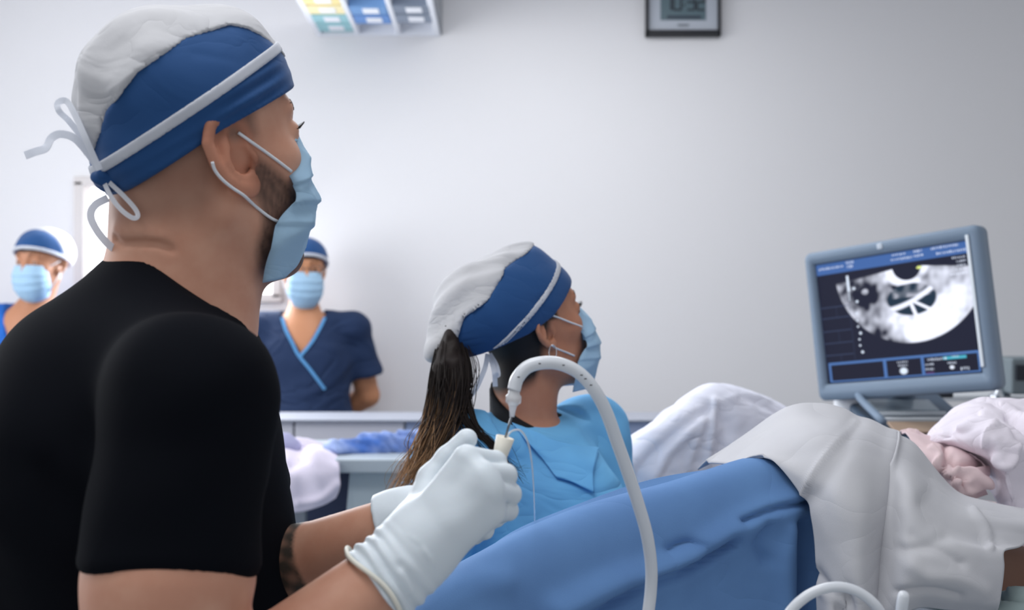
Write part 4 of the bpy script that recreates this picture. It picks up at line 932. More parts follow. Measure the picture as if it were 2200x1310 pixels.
b = MB(); b.box((1.10, 1.76, 0.76), (0.24, 0.26, 0.04)); b.build('seat', M_pad, chair, bevel=0.02, seg=3)
b = MB(); b.box((1.62, 1.76, 0.84), (0.34, 0.26, 0.04), frame(0, 10)); b.build('backrest', M_pad, chair, bevel=0.02, seg=3)
b = MB(); b.box((1.15, 1.76, 0.40), (0.13, 0.13, 0.34)); b.build('column', M_base, chair, bevel=0.02)
b = MB(); b.box((1.15, 1.76, 0.04), (0.42, 0.28, 0.04)); b.build('base', M_base, chair, bevel=0.02)
for a, c in ((KN, FTN), (KF+np.array([0, 0.03, -0.03]), FTF+np.array([0, 0.03, -0.03]))):
    m_ = (a+c)/2; b = MB(); b.tube([a*0.8+c*0.2-np.array([0, 0, 0.062]), c*0.6+a*0.4-np.array([0, 0, 0.060])], [0.03, 0.03], 10); b.build('leg_rest', M_pad, chair, True)
    b = MB(); b.tube([m_-np.array([0, 0, 0.075]), m_-np.array([-0.12, 0, 0.22]), (1.0, 1.76+(0.2 if a[1] > 1.8 else -0.2), 0.74)], 0.014, 8); b.build('leg_rest_arm', MATS['chrome'], chair, True)
# greenish sheet on the chair edge at the lower right corner
GS = [[(2120, 1285, 1.40), (2160, 1268, 1.40), (2200, 1262, 1.40), (2260, 1265, 1.40)], [(2120, 1290, 1.34), (2160, 1275, 1.33), (2200, 1268, 1.33), (2260, 1270, 1.33)],
      [(2118, 1305, 1.30), (2160, 1298, 1.29), (2200, 1292, 1.29), (2260, 1295, 1.29)], [(2115, 1360, 1.28), (2160, 1360, 1.275), (2200, 1360, 1.275), (2260, 1360, 1.28)], [(2115, 1460, 1.28), (2160, 1460, 1.275), (2200, 1460, 1.275), (2260, 1460, 1.28)]]
tag(grid_sheet('seat_sheet', G(GS), mat('sheet_grey_green', (150, 166, 166), 0.9), None, 14, 8, lambda px, V: folds(px, V, [([(2150, 1285), (2200, 1290), (2240, 1283)], 5, -0.008), ([(2170, 1275), (2210, 1272)], 4, 0.006)], 0.008, 40, 3)), 'grey-green wrinkled sheet at the bottom right corner beneath the thigh', 'sheet')
# ------------------------------------------------------------------ needle, tubes
M_tube = mat('milky_tube', (228, 232, 238), 0.25, sss=0.0, spec=0.5, alpha=0.86, coat=0.3)
M_clear = mat('clear_plastic', (236, 240, 244), 0.12, spec=0.5, alpha=0.55)
M_cream = mat('cream_plastic', (244, 238, 224), 0.45)
M_steel = MATS['chrome']
ndl = thing('aspiration_needle', 'cream and clear handled needle gripped in the gloved hand', 'needle', P(1075, 1000, 0.945))
c0, c1 = P(1068, 1000, 0.945), P(1086, 938, 0.945); ax = (c1-c0)/np.linalg.norm(c1-c0); L0 = np.linalg.norm(c1-c0)
b = MB(); b.lathe(c0-ax*0.03, ax, [(0, 0.0055), (0.002, 0.0068), (0.030, 0.0068), (0.038, 0.0062)], 20); b.build('barrel', M_clear, ndl, True)
b = MB(); b.lathe(c0+ax*0.007, ax, [(0, 0.0060), (0.0005, 0.0066), (L0-0.0075, 0.0086), (L0-0.007, 0.0078), (L0-0.009, 0.0070)], 24); b.build('plug', M_cream, ndl, True)
b = MB(); b.tube([c1-ax*0.006, P(1093, 915, 0.945), P(1100, 890, 0.945)], 0.0011, 8); b.build('shaft', mat('needle_steel', (120, 124, 130), 0.3, metal=0.9), ndl, True)
b = MB(); b.tube(spline([c1-ax*0.010+np.array([0.001, 0, 0]), P(1092, 934, 0.945), P(1104, 924, 0.945), P(1120, 926, 0.946), P(1134, 950, 0.96), P(1142, 990, 1.0), P(1146, 1040, 1.08), P(1148, 1085, 1.18), P(1149, 1125, 1.29), P(1150, 1190, 1.36)], 8), 0.0010, 8); b.build('fine_line', M_clear, ndl, True)
tb = thing('suction_tube', 'milky white tube arching up from the needle and down over the blue drape', 'tube', P(1395, 1330, 1.03))
TP = [P(1104, 838, 0.945), P(1112, 812, 0.946), P(1134, 788, 0.948), P(1168, 779, 0.950), P(1205, 782, 0.952), P(1244, 801, 0.955), P(1276, 836, 0.958), P(1302, 884, 0.965), P(1326, 950, 0.975), P(1350, 1018, 0.985), P(1372, 1085, 0.995), P(1390, 1150, 1.005), P(1399, 1215, 1.015), P(1398, 1270, 1.02), P(1390, 1340, 1.02), P(1380, 1450, 1.02)]
b = MB(); b.tube(spline(np.array(TP), 8), 0.0062, 18); b.build('hose', M_tube, tb, True)
cb = P(1104, 846, 0.945); ca = P(1100, 895, 0.945)-cb; La = np.linalg.norm(ca); ca /= La
b = MB(); b.lathe(cb-ca*0.004, ca, [(0, 0.0052), (0.004, 0.0055), (0.006, 0.0072), (0.012, 0.0072), (0.0135, 0.0050), (0.0145, 0.0046)], 18); b.build('collar', M_clear, tb, True)
b = MB(); b.lathe(cb+ca*0.008, ca, [(0, 0.0042), (La-0.013, 0.0028), (La-0.008, 0.0022)], 16); b.build('nozzle', mat('nozzle_white', (226, 228, 236), 0.4), tb, True)
M_dot = mat('print_black', (20, 20, 24), 0.6)
TS = spline(np.array(TP), 8)
for k in (9, 22, 33, 41, 43, 46):
    t_ = TS[k+1]-TS[k]; t_ /= np.linalg.norm(t_); c_ = TS[k]+np.array([0, -0.0061, 0]); b = MB(); b.box(c_, (0.0011, 0.0003, 0.0005)); b.build('print_mark', M_dot, tb)
tb2 = thing('drain_tube', 'pale tube loop rising at the bottom edge before the grey drape', 'tube', P(1800, 1400, 0.95))
b = MB(); b.tube(spline(np.array([P(1640, 1420, 0.95), P(1690, 1325, 0.95), P(1728, 1284, 0.95), P(1770, 1264, 0.95), P(1812, 1261, 0.95), P(1852, 1276, 0.95), P(1885, 1305, 0.95), P(1905, 1345, 0.955), P(1920, 1400, 0.96), P(1935, 1450, 0.965)]), 8), 0.0048, 16); b.build('hose', M_tube, tb2, True)
b = MB(); b.lathe(P(1925, 1400, 0.965), P(1944, 1258, 0.95)-P(1925, 1400, 0.965), [(0, 0.0055), (0.052, 0.0055), (0.0585, 0.0052), (0.0615, 0.0036)], 16); b.build('tube_end', M_tube, tb2, True)
# ------------------------------------------------------------------ ultrasound machine
M_bez = mat('monitor_grey_blue', (118, 136, 156), 0.5, bump=(300, 0.06, 0.0008)); M_dark = mat('dark_plastic', (38, 44, 54), 0.5)
us = thing('ultrasound_machine', 'ultrasound machine with tilted grey-framed monitor showing a bright scan', 'ultrasound', (0.95, 2.55, 0))
TL = np.array((0.75299, 2.54076, 0.09817+CAMZ)); u = np.array((0.25795, -0.26201, 0.04477)); W_ = np.linalg.norm(u); u /= W_
v = np.array((0.016, -0.0195, -0.29184)); v -= u*(u @ v); H_ = 0.2929; v /= np.linalg.norm(v); nrmv = np.cross(u, v); nrmv = nrmv if nrmv[1] < 0 else -nrmv   # towards the room
def S3(a, b_, c=0.0): return TL+u*a*W_+v*b_*H_+nrmv*c
# bezel ring with depth, rounded, lower bar slightly bowed
def rrect(x0, x1, y0, y1, r, bow=0.0, n=6):
    pts = []
    for cx, cy, a0 in ((x1-r, y0+r, -90), (x1-r, y1-r, 0), (x0+r, y1-r, 90), (x0+r, y0+r, 180)):
        for k in range(n+1):
            a = math.radians(a0+90*k/n); pts.append((cx+r*math.cos(a), cy+r*math.sin(a)))
    return pts
OX0, OX1, OY0, OY1 = -0.026, W_+0.036, -0.032, H_+0.042
def ringp(pts, c): return [TL+u*x+v*y+nrmv*c for x, y in pts]
b = MB()
out = rrect(OX0, OX1, OY0, OY1, 0.018); out2 = rrect(OX0+0.006, OX1-0.006, OY0+0.006, OY1-0.006, 0.014); inn = rrect(-0.004, W_+0.004, -0.004, H_+0.004, 0.003); inn2 = rrect(-0.001, W_+0.001, -0.001, H_+0.001, 0.002)
bck = rrect(OX0+0.012, OX1-0.012, OY0+0.012, OY1-0.012, 0.02); bck2 = rrect(0.04, W_-0.04, 0.03, H_-0.03, 0.03)
b.ring_loft([ringp(inn2, -0.004), ringp(inn, 0.008), ringp(out2, 0.012), ringp(out, 0.002), ringp(out, -0.030), ringp(bck, -0.042), ringp(bck2, -0.085)], cap=False)
b.add(ringp(bck2, -0.085), [tuple(range(len(bck2)))])
b.build('monitor_housing', M_bez, us, True)
b = MB(); b.box(S3(0.5, 0, 0.011)+v*(-0.019)-u*0.01, (0.007, 0.007, 0.002), np.stack([u, v, nrmv], 1)); b.build('emblem', mat('emblem_grey', (190, 200, 212), 0.4), us, bevel=0.002)
b = MB(); b.box(S3(1, 0.46, 0.010)+u*0.0065, (0.0035, H_*0.50, 0.003), np.stack([u, v, nrmv], 1)); b.build('edge_strip', mat('strip_white', (226, 234, 240), 0.3), us, bevel=0.001)
# the screen picture, built in python as a colour attribute on a fine grid
NX, NY = 330, 260
xx, yy = np.meshgrid(np.linspace(0, 1, NX), np.linspace(0, 1, NY)); asp = W_/H_
img = np.zeros((NY, NX, 3)); img[:] = (0.011, 0.013, 0.028)
def nz(x, y, s, k):
    t = 0
    for i in range(6):
        g = np.random.default_rng(k*10+i); a, c, ph = g.normal()*s, g.normal()*s, g.uniform(0, 6.28); t = t+np.sin(a*x+c*y+ph)
    return t/6
def put(mask, col, a=1.0):
    m_ = np.clip(mask, 0, 1)[..., None]*a; img[:] = img*(1-m_)+np.array(col)*m_
def rect(x0, x1, y0, y1, s=0.004): return np.clip((xx-x0)/s, 0, 1)*np.clip((x1-xx)/s, 0, 1)*np.clip((yy-y0)/s, 0, 1)*np.clip((y1-yy)/s, 0, 1)
def disc(x, y, rx, ry, s=0.25): return np.clip((1-np.sqrt(((xx-x)/rx)**2+((yy-y)/ry)**2))/s, 0, 1)
def glyphs(x0, x1, y0, y1, k, col=(0.75, 0.83, 1.0), a=0.95):
    g = np.random.default_rng(k); x = x0
    while x < x1-0.004:
        w = g.uniform(0.006, 0.011); put(rect(x, min(x+w, x1), y0+g.uniform(0, 0.2)*(y1-y0), y1-g.uniform(0, 0.2)*(y1-y0), 0.003), col, a*g.uniform(0.75, 1)); x += w+0.0035
BL = (0.060, 0.150, 0.42)
put(rect(0, 1, 0.0, 0.095), BL, 0.85)
glyphs(0.02, 0.20, 0.03, 0.055, 1); glyphs(0.215, 0.27, 0.005, 0.035, 2); glyphs(0.22, 0.265, 0.04, 0.07, 3)
glyphs(0.53, 0.62, 0.01, 0.03, 4); glyphs(0.52, 0.66, 0.045, 0.068, 5); glyphs(0.67, 0.725, 0.005, 0.03, 6); glyphs(0.67, 0.73, 0.04, 0.065, 7); glyphs(0.78, 0.95, 0.005, 0.03, 8); glyphs(0.81, 0.99, 0.05, 0.075, 9)
glyphs(0.90, 0.985, 0.105, 0.125, 10); glyphs(0.925, 0.985, 0.135, 0.155, 11); glyphs(0.925, 0.985, 0.165, 0.185, 12); glyphs(0.915, 0.985, 0.195, 0.215, 13); glyphs(0.88, 0.985, 0.23, 0.25, 14)
# sector of the scan: centre, outer and inner arc, measured in screen heights
X = (xx-0.615)*asp; Y = yy-0.115; rr = np.hypot(X, Y); th = np.degrees(np.arctan2(X, Y))
sec = np.clip((0.62-rr)/0.012, 0, 1)*np.clip((rr-0.115)/0.006, 0, 1)*np.clip((th+84)/3, 0, 1)*np.clip((82-th)/2, 0, 1)
n1_ = nz(xx, yy, 22, 3); n2_ = nz(xx, yy, 55, 4); n3_ = nz(xx*asp, yy, 120, 5)
br = 0.55+0.40*n1_+0.30*n2_+0.15*n3_
br += 0.9*np.exp(-(((xx-0.72)/0.22)**2+((yy-0.60)/0.16)**2))+0.45*np.exp(-(((xx-0.90)/0.10)**2+((yy-0.38)/0.14)**2))
br -= 0.95*np.exp(-(((xx-0.33)/0.10)**2+((yy-0.30)/0.13)**2))+0.45*np.exp(-(((xx-0.40)/0.06)**2+((yy-0.62)/0.05)**2))+0.5*np.exp(-(((xx-0.70)/0.04)**2+((yy-0.22)/0.04)**2))
br -= 0.55*np.clip((rr-0.50)/0.12, 0, 1)*np.exp(-((xx-0.45)/0.16)**2)
br += 0.7*np.exp(-((rr-0.15)/0.028)**2)
br += 0.8*disc(0.325, 0.285, 0.035, 0.035, 0.5)-0.85*np.exp(-((rr-0.20)/0.02)**2)*np.clip((th+55)/20, 0, 1)*np.clip((20-th)/30, 0, 1)
# dark follicles divided by bright septa
fol = disc(0.625, 0.385, 0.165, 0.135, 0.12)
Lc = np.minimum(np.abs((yy-0.395)+0.42*(xx-0.62)), 1)
sept = np.exp(-((yy-(0.415-0.45*(xx-0.60)-1.2*(xx-0.60)**2))/0.020)**2)
sept = np.maximum(sept, np.exp(-((xx-(0.625+0.25*(yy-0.45)))/0.012)**2)*(yy > 0.40)); sept = np.maximum(sept, np.exp(-(((yy-0.41)-0.75*(xx-0.64))/0.014)**2)*(xx > 0.63))
br = br*(1-fol)+fol*(-0.1+1.5*sept+0.55*(yy < 0.37)*(0.5+0.8*n2_)*(xx > 0.50))
br = np.clip(br, 0, 1.0)*sec
put(br, (0.0, 0.0, 0.0), 1.0); img += br[..., None]*np.array((0.92, 0.96, 1.12))
put((fol*sec > 0.3)*(br < 0.3)*0.5, (0.01, 0.045, 0.075))
put(disc(0.695, 0.155, 0.022, 0.022, 0.2)*(yy-0.135 < 0.5*(0.05-np.abs(xx-0.695))), (0.75, 0.85, 0.25))
for q, y0 in enumerate((0.24, 0.35, 0.445, 0.505, 0.555, 0.61, 0.66, 0.71, 0.765)): put(disc(0.252+(0.012 if q in (1, 5, 8) else 0), y0, 0.012 if q in (0, 1, 5, 8) else 0.009, 0.014 if q in (0, 1, 5, 8) else 0.010, 0.5), (0.75, 0.85, 1.0))
put(rect(0.205, 0.225, 0.125, 0.26)+0.6*rect(0.208, 0.22, 0.26, 0.34), (0.75, 0.85, 1.0))
for y0 in (0.365, 0.455, 0.565, 0.665, 0.765): put(rect(0.0, 0.205, y0, y0+0.010), (0.05, 0.075, 0.15), 0.8)
for x0, y0, y1 in ((0.11, 0.37, 0.46), (0.11, 0.57, 0.67), (0.11, 0.77, 0.86), (0.205, 0.30, 0.90), (0.0, 0.30, 0.9)): put(rect(x0, x0+0.006, y0, y1), (0.04, 0.06, 0.12), 0.8)
glyphs(0.015, 0.115, 0.865, 0.885, 20); glyphs(0.015, 0.115, 0.845, 0.862, 21); glyphs(0.125, 0.205, 0.862, 0.882, 22); put(rect(0.02, 0.20, 0.895, 0.915), (0.2, 0.27, 0.48), 0.6)
fb = (rect(0.01, 0.99, 0.845, 0.99)-rect(0.018, 0.375, 0.860, 0.982)-rect(0.395, 0.62, 0.855, 0.982)-rect(0.64, 0.98, 0.855, 0.982))
ly = yy-0.02*(1-xx)
img_f = (rect(0.015, 0.995, 0.83, 0.995, 0.003))*(1-np.clip(rect(0.030, 0.395, 0.85, 0.985)+rect(0.412, 0.64, 0.85, 0.985)+rect(0.655, 0.985, 0.85, 0.985), 0, 1))
img_f = img_f*((yy > 0.83))*1.0; put(rect(0.015, 0.995, 0.83, 0.995, 0.003), (0.011, 0.012, 0.024)); put(img_f, (0.075, 0.17, 0.42))
glyphs(0.485, 0.555, 0.865, 0.882, 30); glyphs(0.49, 0.55, 0.893, 0.91, 31); put(disc(0.522, 0.945, 0.030, 0.032, 0.4), (0.75, 0.85, 1.0))
put(rect(0.775, 0.92, 0.858, 0.885), (0.07, 0.42, 0.55)); glyphs(0.68, 0.80, 0.860, 0.885, 32); glyphs(0.83, 0.875, 0.855, 0.872, 33); glyphs(0.66, 0.715, 0.90, 0.92, 34); glyphs(0.66, 0.715, 0.935, 0.958, 35); put(rect(0.66, 0.715, 0.968, 0.982), (0.12, 0.05, 0.16))
glyphs(0.80, 0.86, 0.90, 0.922, 36); put(disc(0.825, 0.945, 0.018, 0.018, 0.5), (0.8, 0.86, 1.0)); glyphs(0.875, 0.935, 0.945, 0.975, 37)
V = (TL+xx[..., None]*u*W_+yy[..., None]*v*H_-nrmv*0.001).reshape(-1, 3); I = np.arange(NX*NY).reshape(NY, NX)
F = np.stack([I[:-1, :-1], I[1:, :-1], I[1:, 1:], I[:-1, 1:]], -1).reshape(-1, 4)
me = raw_mesh('screen', V, F); a_ = me.attributes.new('picture', 'FLOAT_COLOR', 'POINT'); a_.data.foreach_set('color', np.concatenate([np.clip(img, 0, 1.1).reshape(-1, 3), np.ones((NX*NY, 1))], 1).astype(np.float32).ravel())
ms = bpy.data.materials.new('screen_picture'); ms.use_nodes = True; nt = ms.node_tree; bs = nt.nodes['Principled BSDF']
at = nt.nodes.new('ShaderNodeAttribute'); at.attribute_name = 'picture'; bs.inputs['Base Color'].default_value = (0.01, 0.01, 0.015, 1); bs.inputs['Roughness'].default_value = 0.6; bs.inputs['Specular IOR Level'].default_value = 0.05
nt.links.new(at.outputs['Color'], bs.inputs['Emission Color']); bs.inputs['Emission Strength'].default_value = 1.1
link('screen', me, ms, us)
# neck, keyboard console, column and trolley of the machine
ctr = S3(0.5, 0.5, -0.08)
b = MB(); b.tube([ctr+np.array([0, 0.02, -0.05]), ctr+np.array([0.02, 0.10, -0.20]), (1.02, 2.62, 1.06)], [0.035, 0.03, 0.028], 14); b.build('monitor_arm', M_bez, us, True)
pl0 = P(1822, 850, 2.55); b = MB(); b.lathe((pl0[0], 2.55, 0.80), (0, 0, 1), [(0, 0.034), (pl0[2]-0.80-0.015, 0.034), (pl0[2]-0.80, 0.026)], 24); b.build('probe_holder', M_white, us, True)
CR = frame(0, 0) @ np.array(Matrix.Rotation(math.radians(16), 3, 'X'))
cc = P(1968, 897, 2.42); b = MB(); b.box(cc+np.array([0, 0.02, -0.02]), (0.125, 0.16, 0.022), CR); b.build('console', mat('console_slate', (74, 92, 112), 0.45), us, bevel=0.012, seg=3)
b = MB(); b.box(cc+CR @ np.array([-0.01, 0.06, 0.006]), (0.075, 0.035, 0.004), CR); b.build('touch_panel', mat('panel_steel', (176, 190, 200), 0.25, metal=0.4), us, bevel=0.003)
for k in range(2):
    b = MB(); b.box(cc+CR @ np.array([-0.01+0.0*k, 0.01-0.035*k, 0.006]), (0.085, 0.004, 0.005), CR); b.build('key_row', mat('key_white', (222, 230, 236), 0.35), us, bevel=0.002)
b = MB(); b.box(cc+CR @ np.array([-0.01, -0.07, 0.005]), (0.075, 0.03, 0.003), CR); b.build('key_field', mat('key_brown', (176, 152, 132), 0.5), us, bevel=0.002)
b = MB(); b.tube(spline(np.array([cc+CR @ np.array([-0.115, -0.10, 0.03]), cc+CR @ np.array([-0.125, 0.05, 0.04]), cc+CR @ np.array([-0.08, 0.14, 0.05]), cc+CR @ np.array([0.0, 0.15, 0.052])]), 6), 0.009, 10); b.build('console_rail', M_bez, us, True)
b = MB(); b.box((1.02, 2.68, 0.52), (0.20, 0.22, 0.42)); b.build('trolley_body', M_white, us, bevel=0.03, seg=3)
b = MB(); b.box((1.02, 2.66, 0.06), (0.24, 0.28, 0.05)); b.build('trolley_base', M_dark, us, bevel=0.02)
# grey device with steel post at the right edge, on its own cart
dv = thing('device_cart', 'grey boxed device on a steel post at the right edge beside the monitor', 'cart', (1.42, 2.85, 0))
dc = P(2178, 805, 2.75); b = MB(); b.box(dc+np.array([0.02, 0.0, 0]), (0.055, 0.06, 0.048)); b.build('device_box', mat('device_grey', (120, 132, 138), 0.5), dv, bevel=0.008)
b = MB(); b.box(dc+np.array([-0.005, -0.062, 0.01]), (0.02, 0.004, 0.02)); b.build('device_display', M_dark, dv, bevel=0.002)
pz = P(2148, 840, 2.75); b = MB(); b.lathe((pz[0], 2.75, 0.10), (0, 0, 1), [(0, 0.022), (pz[2]-0.13, 0.022), (pz[2]-0.125, 0.028), (pz[2]-0.11, 0.028), (pz[2]-0.10, 0.016), (pz[2]-0.02, 0.014)], 20); b.build('post', M_steel, dv, True)
sh = P(2060, 862, 2.75); b = MB(); b.box((sh[0]+0.12, 2.96, sh[2]), (0.22, 0.12, 0.008)); b.build('shelf', mat('shelf_white', (214, 218, 222), 0.4), dv, bevel=0.004)
b = MB(); b.box((1.52, 2.80, 0.06), (0.20, 0.22, 0.04)); b.build('base', M_dark, dv, bevel=0.015)
bt = tag(MB().box(P(1995, 855, 2.72)+np.array([0, 0, 0.012]), (0.05, 0.04, 0.008)).build('instrument_tray', M_dark, bevel=0.004), 'small black tray on the white shelf below the monitor', 'tray')
# ------------------------------------------------------------------ wall things
ck = thing('wall_clock', 'digital wall clock in a dark frame with silver face, top right', 'clock', P(1469, 78, WY))
def wp(px, py, d=0.0): return P(px, py, WY-d)
x0, x1 = P(1388, 0, WY-0.035)[0], P(1549, 0, WY-0.035)[0]; zb = P(0, 76, WY-0.035)[2]; zt = zb+0.36
fr = mat('clock_frame', (28, 30, 36), 0.5)
for c, e in ((((x0+x1)/2, WY-0.02, zb+0.011), ((x1-x0)/2, 0.02, 0.011)), (((x0+x1)/2, WY-0.02, zt-0.011), ((x1-x0)/2, 0.02, 0.011)), ((x0+0.006, WY-0.02, (zb+zt)/2), (0.006, 0.02, (zt-zb)/2)), ((x1-0.006, WY-0.02, (zb+zt)/2), (0.006, 0.02, (zt-zb)/2))):
    b = MB(); b.box(c, e); b.build('frame_bar', fr, ck, bevel=0.003)
fy = WY-0.026
b = MB(); b.box(((x0+x1)/2, WY-0.013, (zb+zt)/2), ((x1-x0)/2-0.01, 0.012, (zt-zb)/2-0.018)); b.build('face_plate', mat('clock_silver', (178, 184, 194), 0.45), ck, bevel=0.002)
lx0, lx1, lz0 = P(1419, 0, fy)[0], P(1516, 0, fy)[0], P(0, 43, fy)[2]; lz1 = lz0+0.20
b = MB(); b.box(((lx0+lx1)/2, fy, (lz0+lz1)/2), ((lx1-lx0)/2, 0.0022, (lz1-lz0)/2)); b.build('lcd', mat('lcd_green_grey', (88, 108, 116), 0.3), ck)
b = MB(); b.box(((lx0+lx1)/2+0.004, fy-0.0024, lz0+0.011), ((lx1-lx0)/2-0.022, 0.0006, 0.006)); b.build('lcd_strip', mat('lcd_dark', (52, 62, 76), 0.4), ck)
b = MB(); b.box(((x0+x1)/2, fy-0.001, P(0, 54, fy)[2]), (0.022, 0.001, 0.004)); b.build('maker_plate', mat('clock_print', (120, 126, 134), 0.5), ck)
SEG = {'0': 'abcdef', '1': 'bc', '2': 'abged', '3': 'abgcd', '5': 'afgcd', ':': ''}
dgm = mat('lcd_segment', (36, 40, 50), 0.4); dz = lz0+0.040; dh, dw = 0.062, 0.030; dx = lx0+0.012
for ch in '10:32':
    if ch == ':':
        for k in (0.3, 0.7): b = MB(); b.box((dx+0.002, fy-0.0026, dz+dh*k), (0.003, 0.0006, 0.004)); b.build('digit_dot', dgm, ck)
        dx += 0.014; continue
    b = MB()
    for s_ in SEG[ch]:
        c, e = dict(a=((dw/2, dh), (dw/2, 0.0035)), d=((dw/2, 0), (dw/2, 0.0035)), g=((dw/2, dh/2), (dw/2, 0.0035)), b=((dw, dh*0.75), (0.0035, dh/4)), c=((dw, dh*0.25), (0.0035, dh/4)), f=((0, dh*0.75), (0.0035, dh/4)), e=((0, dh*0.25), (0.0035, dh/4)))[s_]
        b.box((dx+c[0], fy-0.0026, dz+c[1]), (e[0], 0.0006, e[1]))
    b.build('digit', dgm, ck); dx += dw+0.010
# supply rack, its tray leaning out from the wall overhead, with coloured boxes
rk = thing('supply_rack', 'white three-column supply rack leaning out from the wall, top centre left', 'rack', P(812, 75, WY))
dep = 0.80
r0, r1 = P(681, 77, WY), P(946, 67, WY); r0[2] = r1[2] = P(0, 73, WY)[2]
e_dep = np.array((0, -1.0, 0.065)); e_dep /= np.linalg.norm(e_dep); e_x = np.array((1.0, 0, 0)); e_n = np.cross(e_x, e_dep); e_n = e_n if e_n[2] < 0 else -e_n   # face looks down into the room
RW = r1[0]-r0[0]; RR = np.stack([e_x, e_dep, e_n], 1)
def R3(a, s_, n_=0.0): return r0+e_x*a+e_dep*s_+e_n*n_
M_rack = mat('rack_white', (238, 240, 246), 0.5)
b = MB(); b.box(R3(RW/2, dep/2, -0.05), (RW/2, dep/2, 0.006), RR); b.build('back_panel', M_rack, rk, bevel=0.003)
for a in (0.012, RW*0.335, RW*0.665, RW-0.012):
    b = MB(); b.box(R3(a, dep/2, -0.020), (0.010 if 0.05 < a < RW-0.05 else 0.012, dep/2, 0.028), RR); b.build('divider', M_rack, rk, bevel=0.003)
b = MB(); b.box(R3(RW/2, 0.010, -0.018), (RW/2, 0.010, 0.028), RR); b.build('front_lip', M_rack, rk, bevel=0.003)
b = MB(); b.box(R3(RW/2, dep-0.008, -0.018), (RW/2, 0.008, 0.028), RR); b.build('rear_lip', M_rack, rk, bevel=0.003)
b = MB(); b.add([R3(RW+0.001, 0, 0), R3(RW+0.001, dep, 0), r1+np.array([0, 0, 0.30]), R3(RW+0.009, 0, 0), R3(RW+0.009, dep, 0), r1+np.array([0.009, 0, 0.30])], [(0, 1, 2), (3, 5, 4), (0, 3, 4, 1), (1, 4, 5, 2), (2, 5, 3, 0)]); b.build('side_bracket', mat('bracket_grey', (150, 154, 160), 0.5), rk)
cols = [[('teal', (160, 208, 214)), ('teal', (160, 208, 214)), ('yellow', (248, 234, 184)), ('yellow', (246, 226, 160))],
        [('blue', (110, 152, 212)), ('blue', (116, 158, 208))], [('grey', (142, 152, 168)), ('grey', (132, 142, 158))]]
first = [0.046, 0.138, 0.148]; bw = RW*0.30; names = {0: 'left', 1: 'middle', 2: 'right'}
rowsay = ['nearest the wall', 'second from the wall', 'third from the wall', 'fourth from the wall', 'fifth from the wall']
for ci, cl in enumerate(cols):
    s0 = first[ci]; a = RW*(0.175, 0.5, 0.827)[ci]
    for ri, (cn, cv) in enumerate(cl):
        bx_ = thing('supply_box', f'{cn} white-labelled box in the overhead rack, {("nearer to" if (ri % 2) == 0 else "farther from")} the wall of the two {cn}', 'box', R3(a, s0+0.05, -0.01), 'coloured boxes in the overhead rack')
        b = MB(); b.box(R3(a, s0+0.047, -0.014), (bw/2-0.004, 0.044, 0.022), RR); b.build('carton', mat(f'carton_{cn}_{ri}_{ci}', cv, 0.6), bx_, bevel=0.004)
        b = MB(); b.box(R3(a+0.008, s0+0.049, 0.0088), (bw*0.20, 0.026, 0.0012), RR); b.build('label', mat('label_white', (244, 245, 250), 0.6), bx_)
        s0 += 0.100
# ------------------------------------------------------------------ low cabinet and table behind the woman
M_cab = mat('cabinet_lilac_grey', (206, 206, 216), 0.5); M_cabb = mat('cabinet_blue_grey', (150, 164, 196), 0.5)
cb_ = thing('low_cabinet', 'low lilac-grey cabinet with three panels along the back wall', 'cabinet', (-0.1, 3.4, 0))
cz = P(0, 899, 3.30)[2]; cx0, cx1 = P(380, 0, 3.3)[0], P(1500, 0, 3.3)[0]
b = MB(); b.box(((cx0+cx1)/2, 3.40, cz-0.005), ((cx1-cx0)/2, 0.11, 0.005)); b.build('top_board', mat('cabinet_top', (168, 172, 184), 0.5), cb_, bevel=0.004)
b = MB(); b.box(((cx0+cx1)/2, 3.42, (cz-0.03)/2), ((cx1-cx0)/2-0.01, 0.08, (cz-0.03)/2)); b.build('carcass', M_cab, cb_)
for i_, (pa, pb) in enumerate(((385, 630), (634, 868), (872, 1180), (1184, 1495))):
    xa, xb = P(pa, 0, 3.32)[0], P(pb, 0, 3.32)[0]; b = MB(); b.box(((xa+xb)/2, 3.328, cz*0.5), ((xb-xa)/2, 0.010, cz*0.5-0.012)); b.build('panel', M_cab if i_ < 2 else M_cabb, cb_, bevel=0.003)
tbl = thing('side_table', 'grey steel side table with cloths on it behind the gloved hands', 'table', (-0.55, 2.9, 0))
tz = P(0, 990, 2.70)[2]; tx0, tx1 = P(500, 0, 2.7)[0], P(1030, 0, 2.7)[0]
b = MB(); b.box(((tx0+tx1)/2, 2.90, tz-0.014), ((tx1-tx0)/2, 0.20, 0.018)); b.build('table_top', mat('table_steel_grey', (170, 180, 188), 0.4), tbl, bevel=0.004)
xa, xb = P(738, 0, 2.76)[0], P(1020, 0, 2.76)[0]
b = MB(); b.add([(P(752, 0, 2.76)[0], 2.76, tz-0.034), (xb, 2.76, tz-0.034), (xb, 2.76, 0.02), (P(690, 0, 2.76)[0], 2.76, 0.02), (P(752, 0, 2.76)[0], 3.05, tz-0.034), (xb, 3.05, tz-0.034), (xb, 3.05, 0.02), (P(690, 0, 2.76)[0], 3.05, 0.02)], [(0, 1, 2, 3), (7, 6, 5, 4), (0, 4, 5, 1), (1, 5, 6, 2), (2, 6, 7, 3), (3, 7, 4, 0)]); b.build('side_panel', mat('table_panel', (178, 190, 196), 0.5), tbl)
b = MB(); b.box((P(645, 0, 2.85)[0], 2.85, (tz-0.034)/2), (0.016, 0.016, (tz-0.034)/2)); b.build('leg', mat('leg_grey', (120, 126, 136), 0.5), tbl)
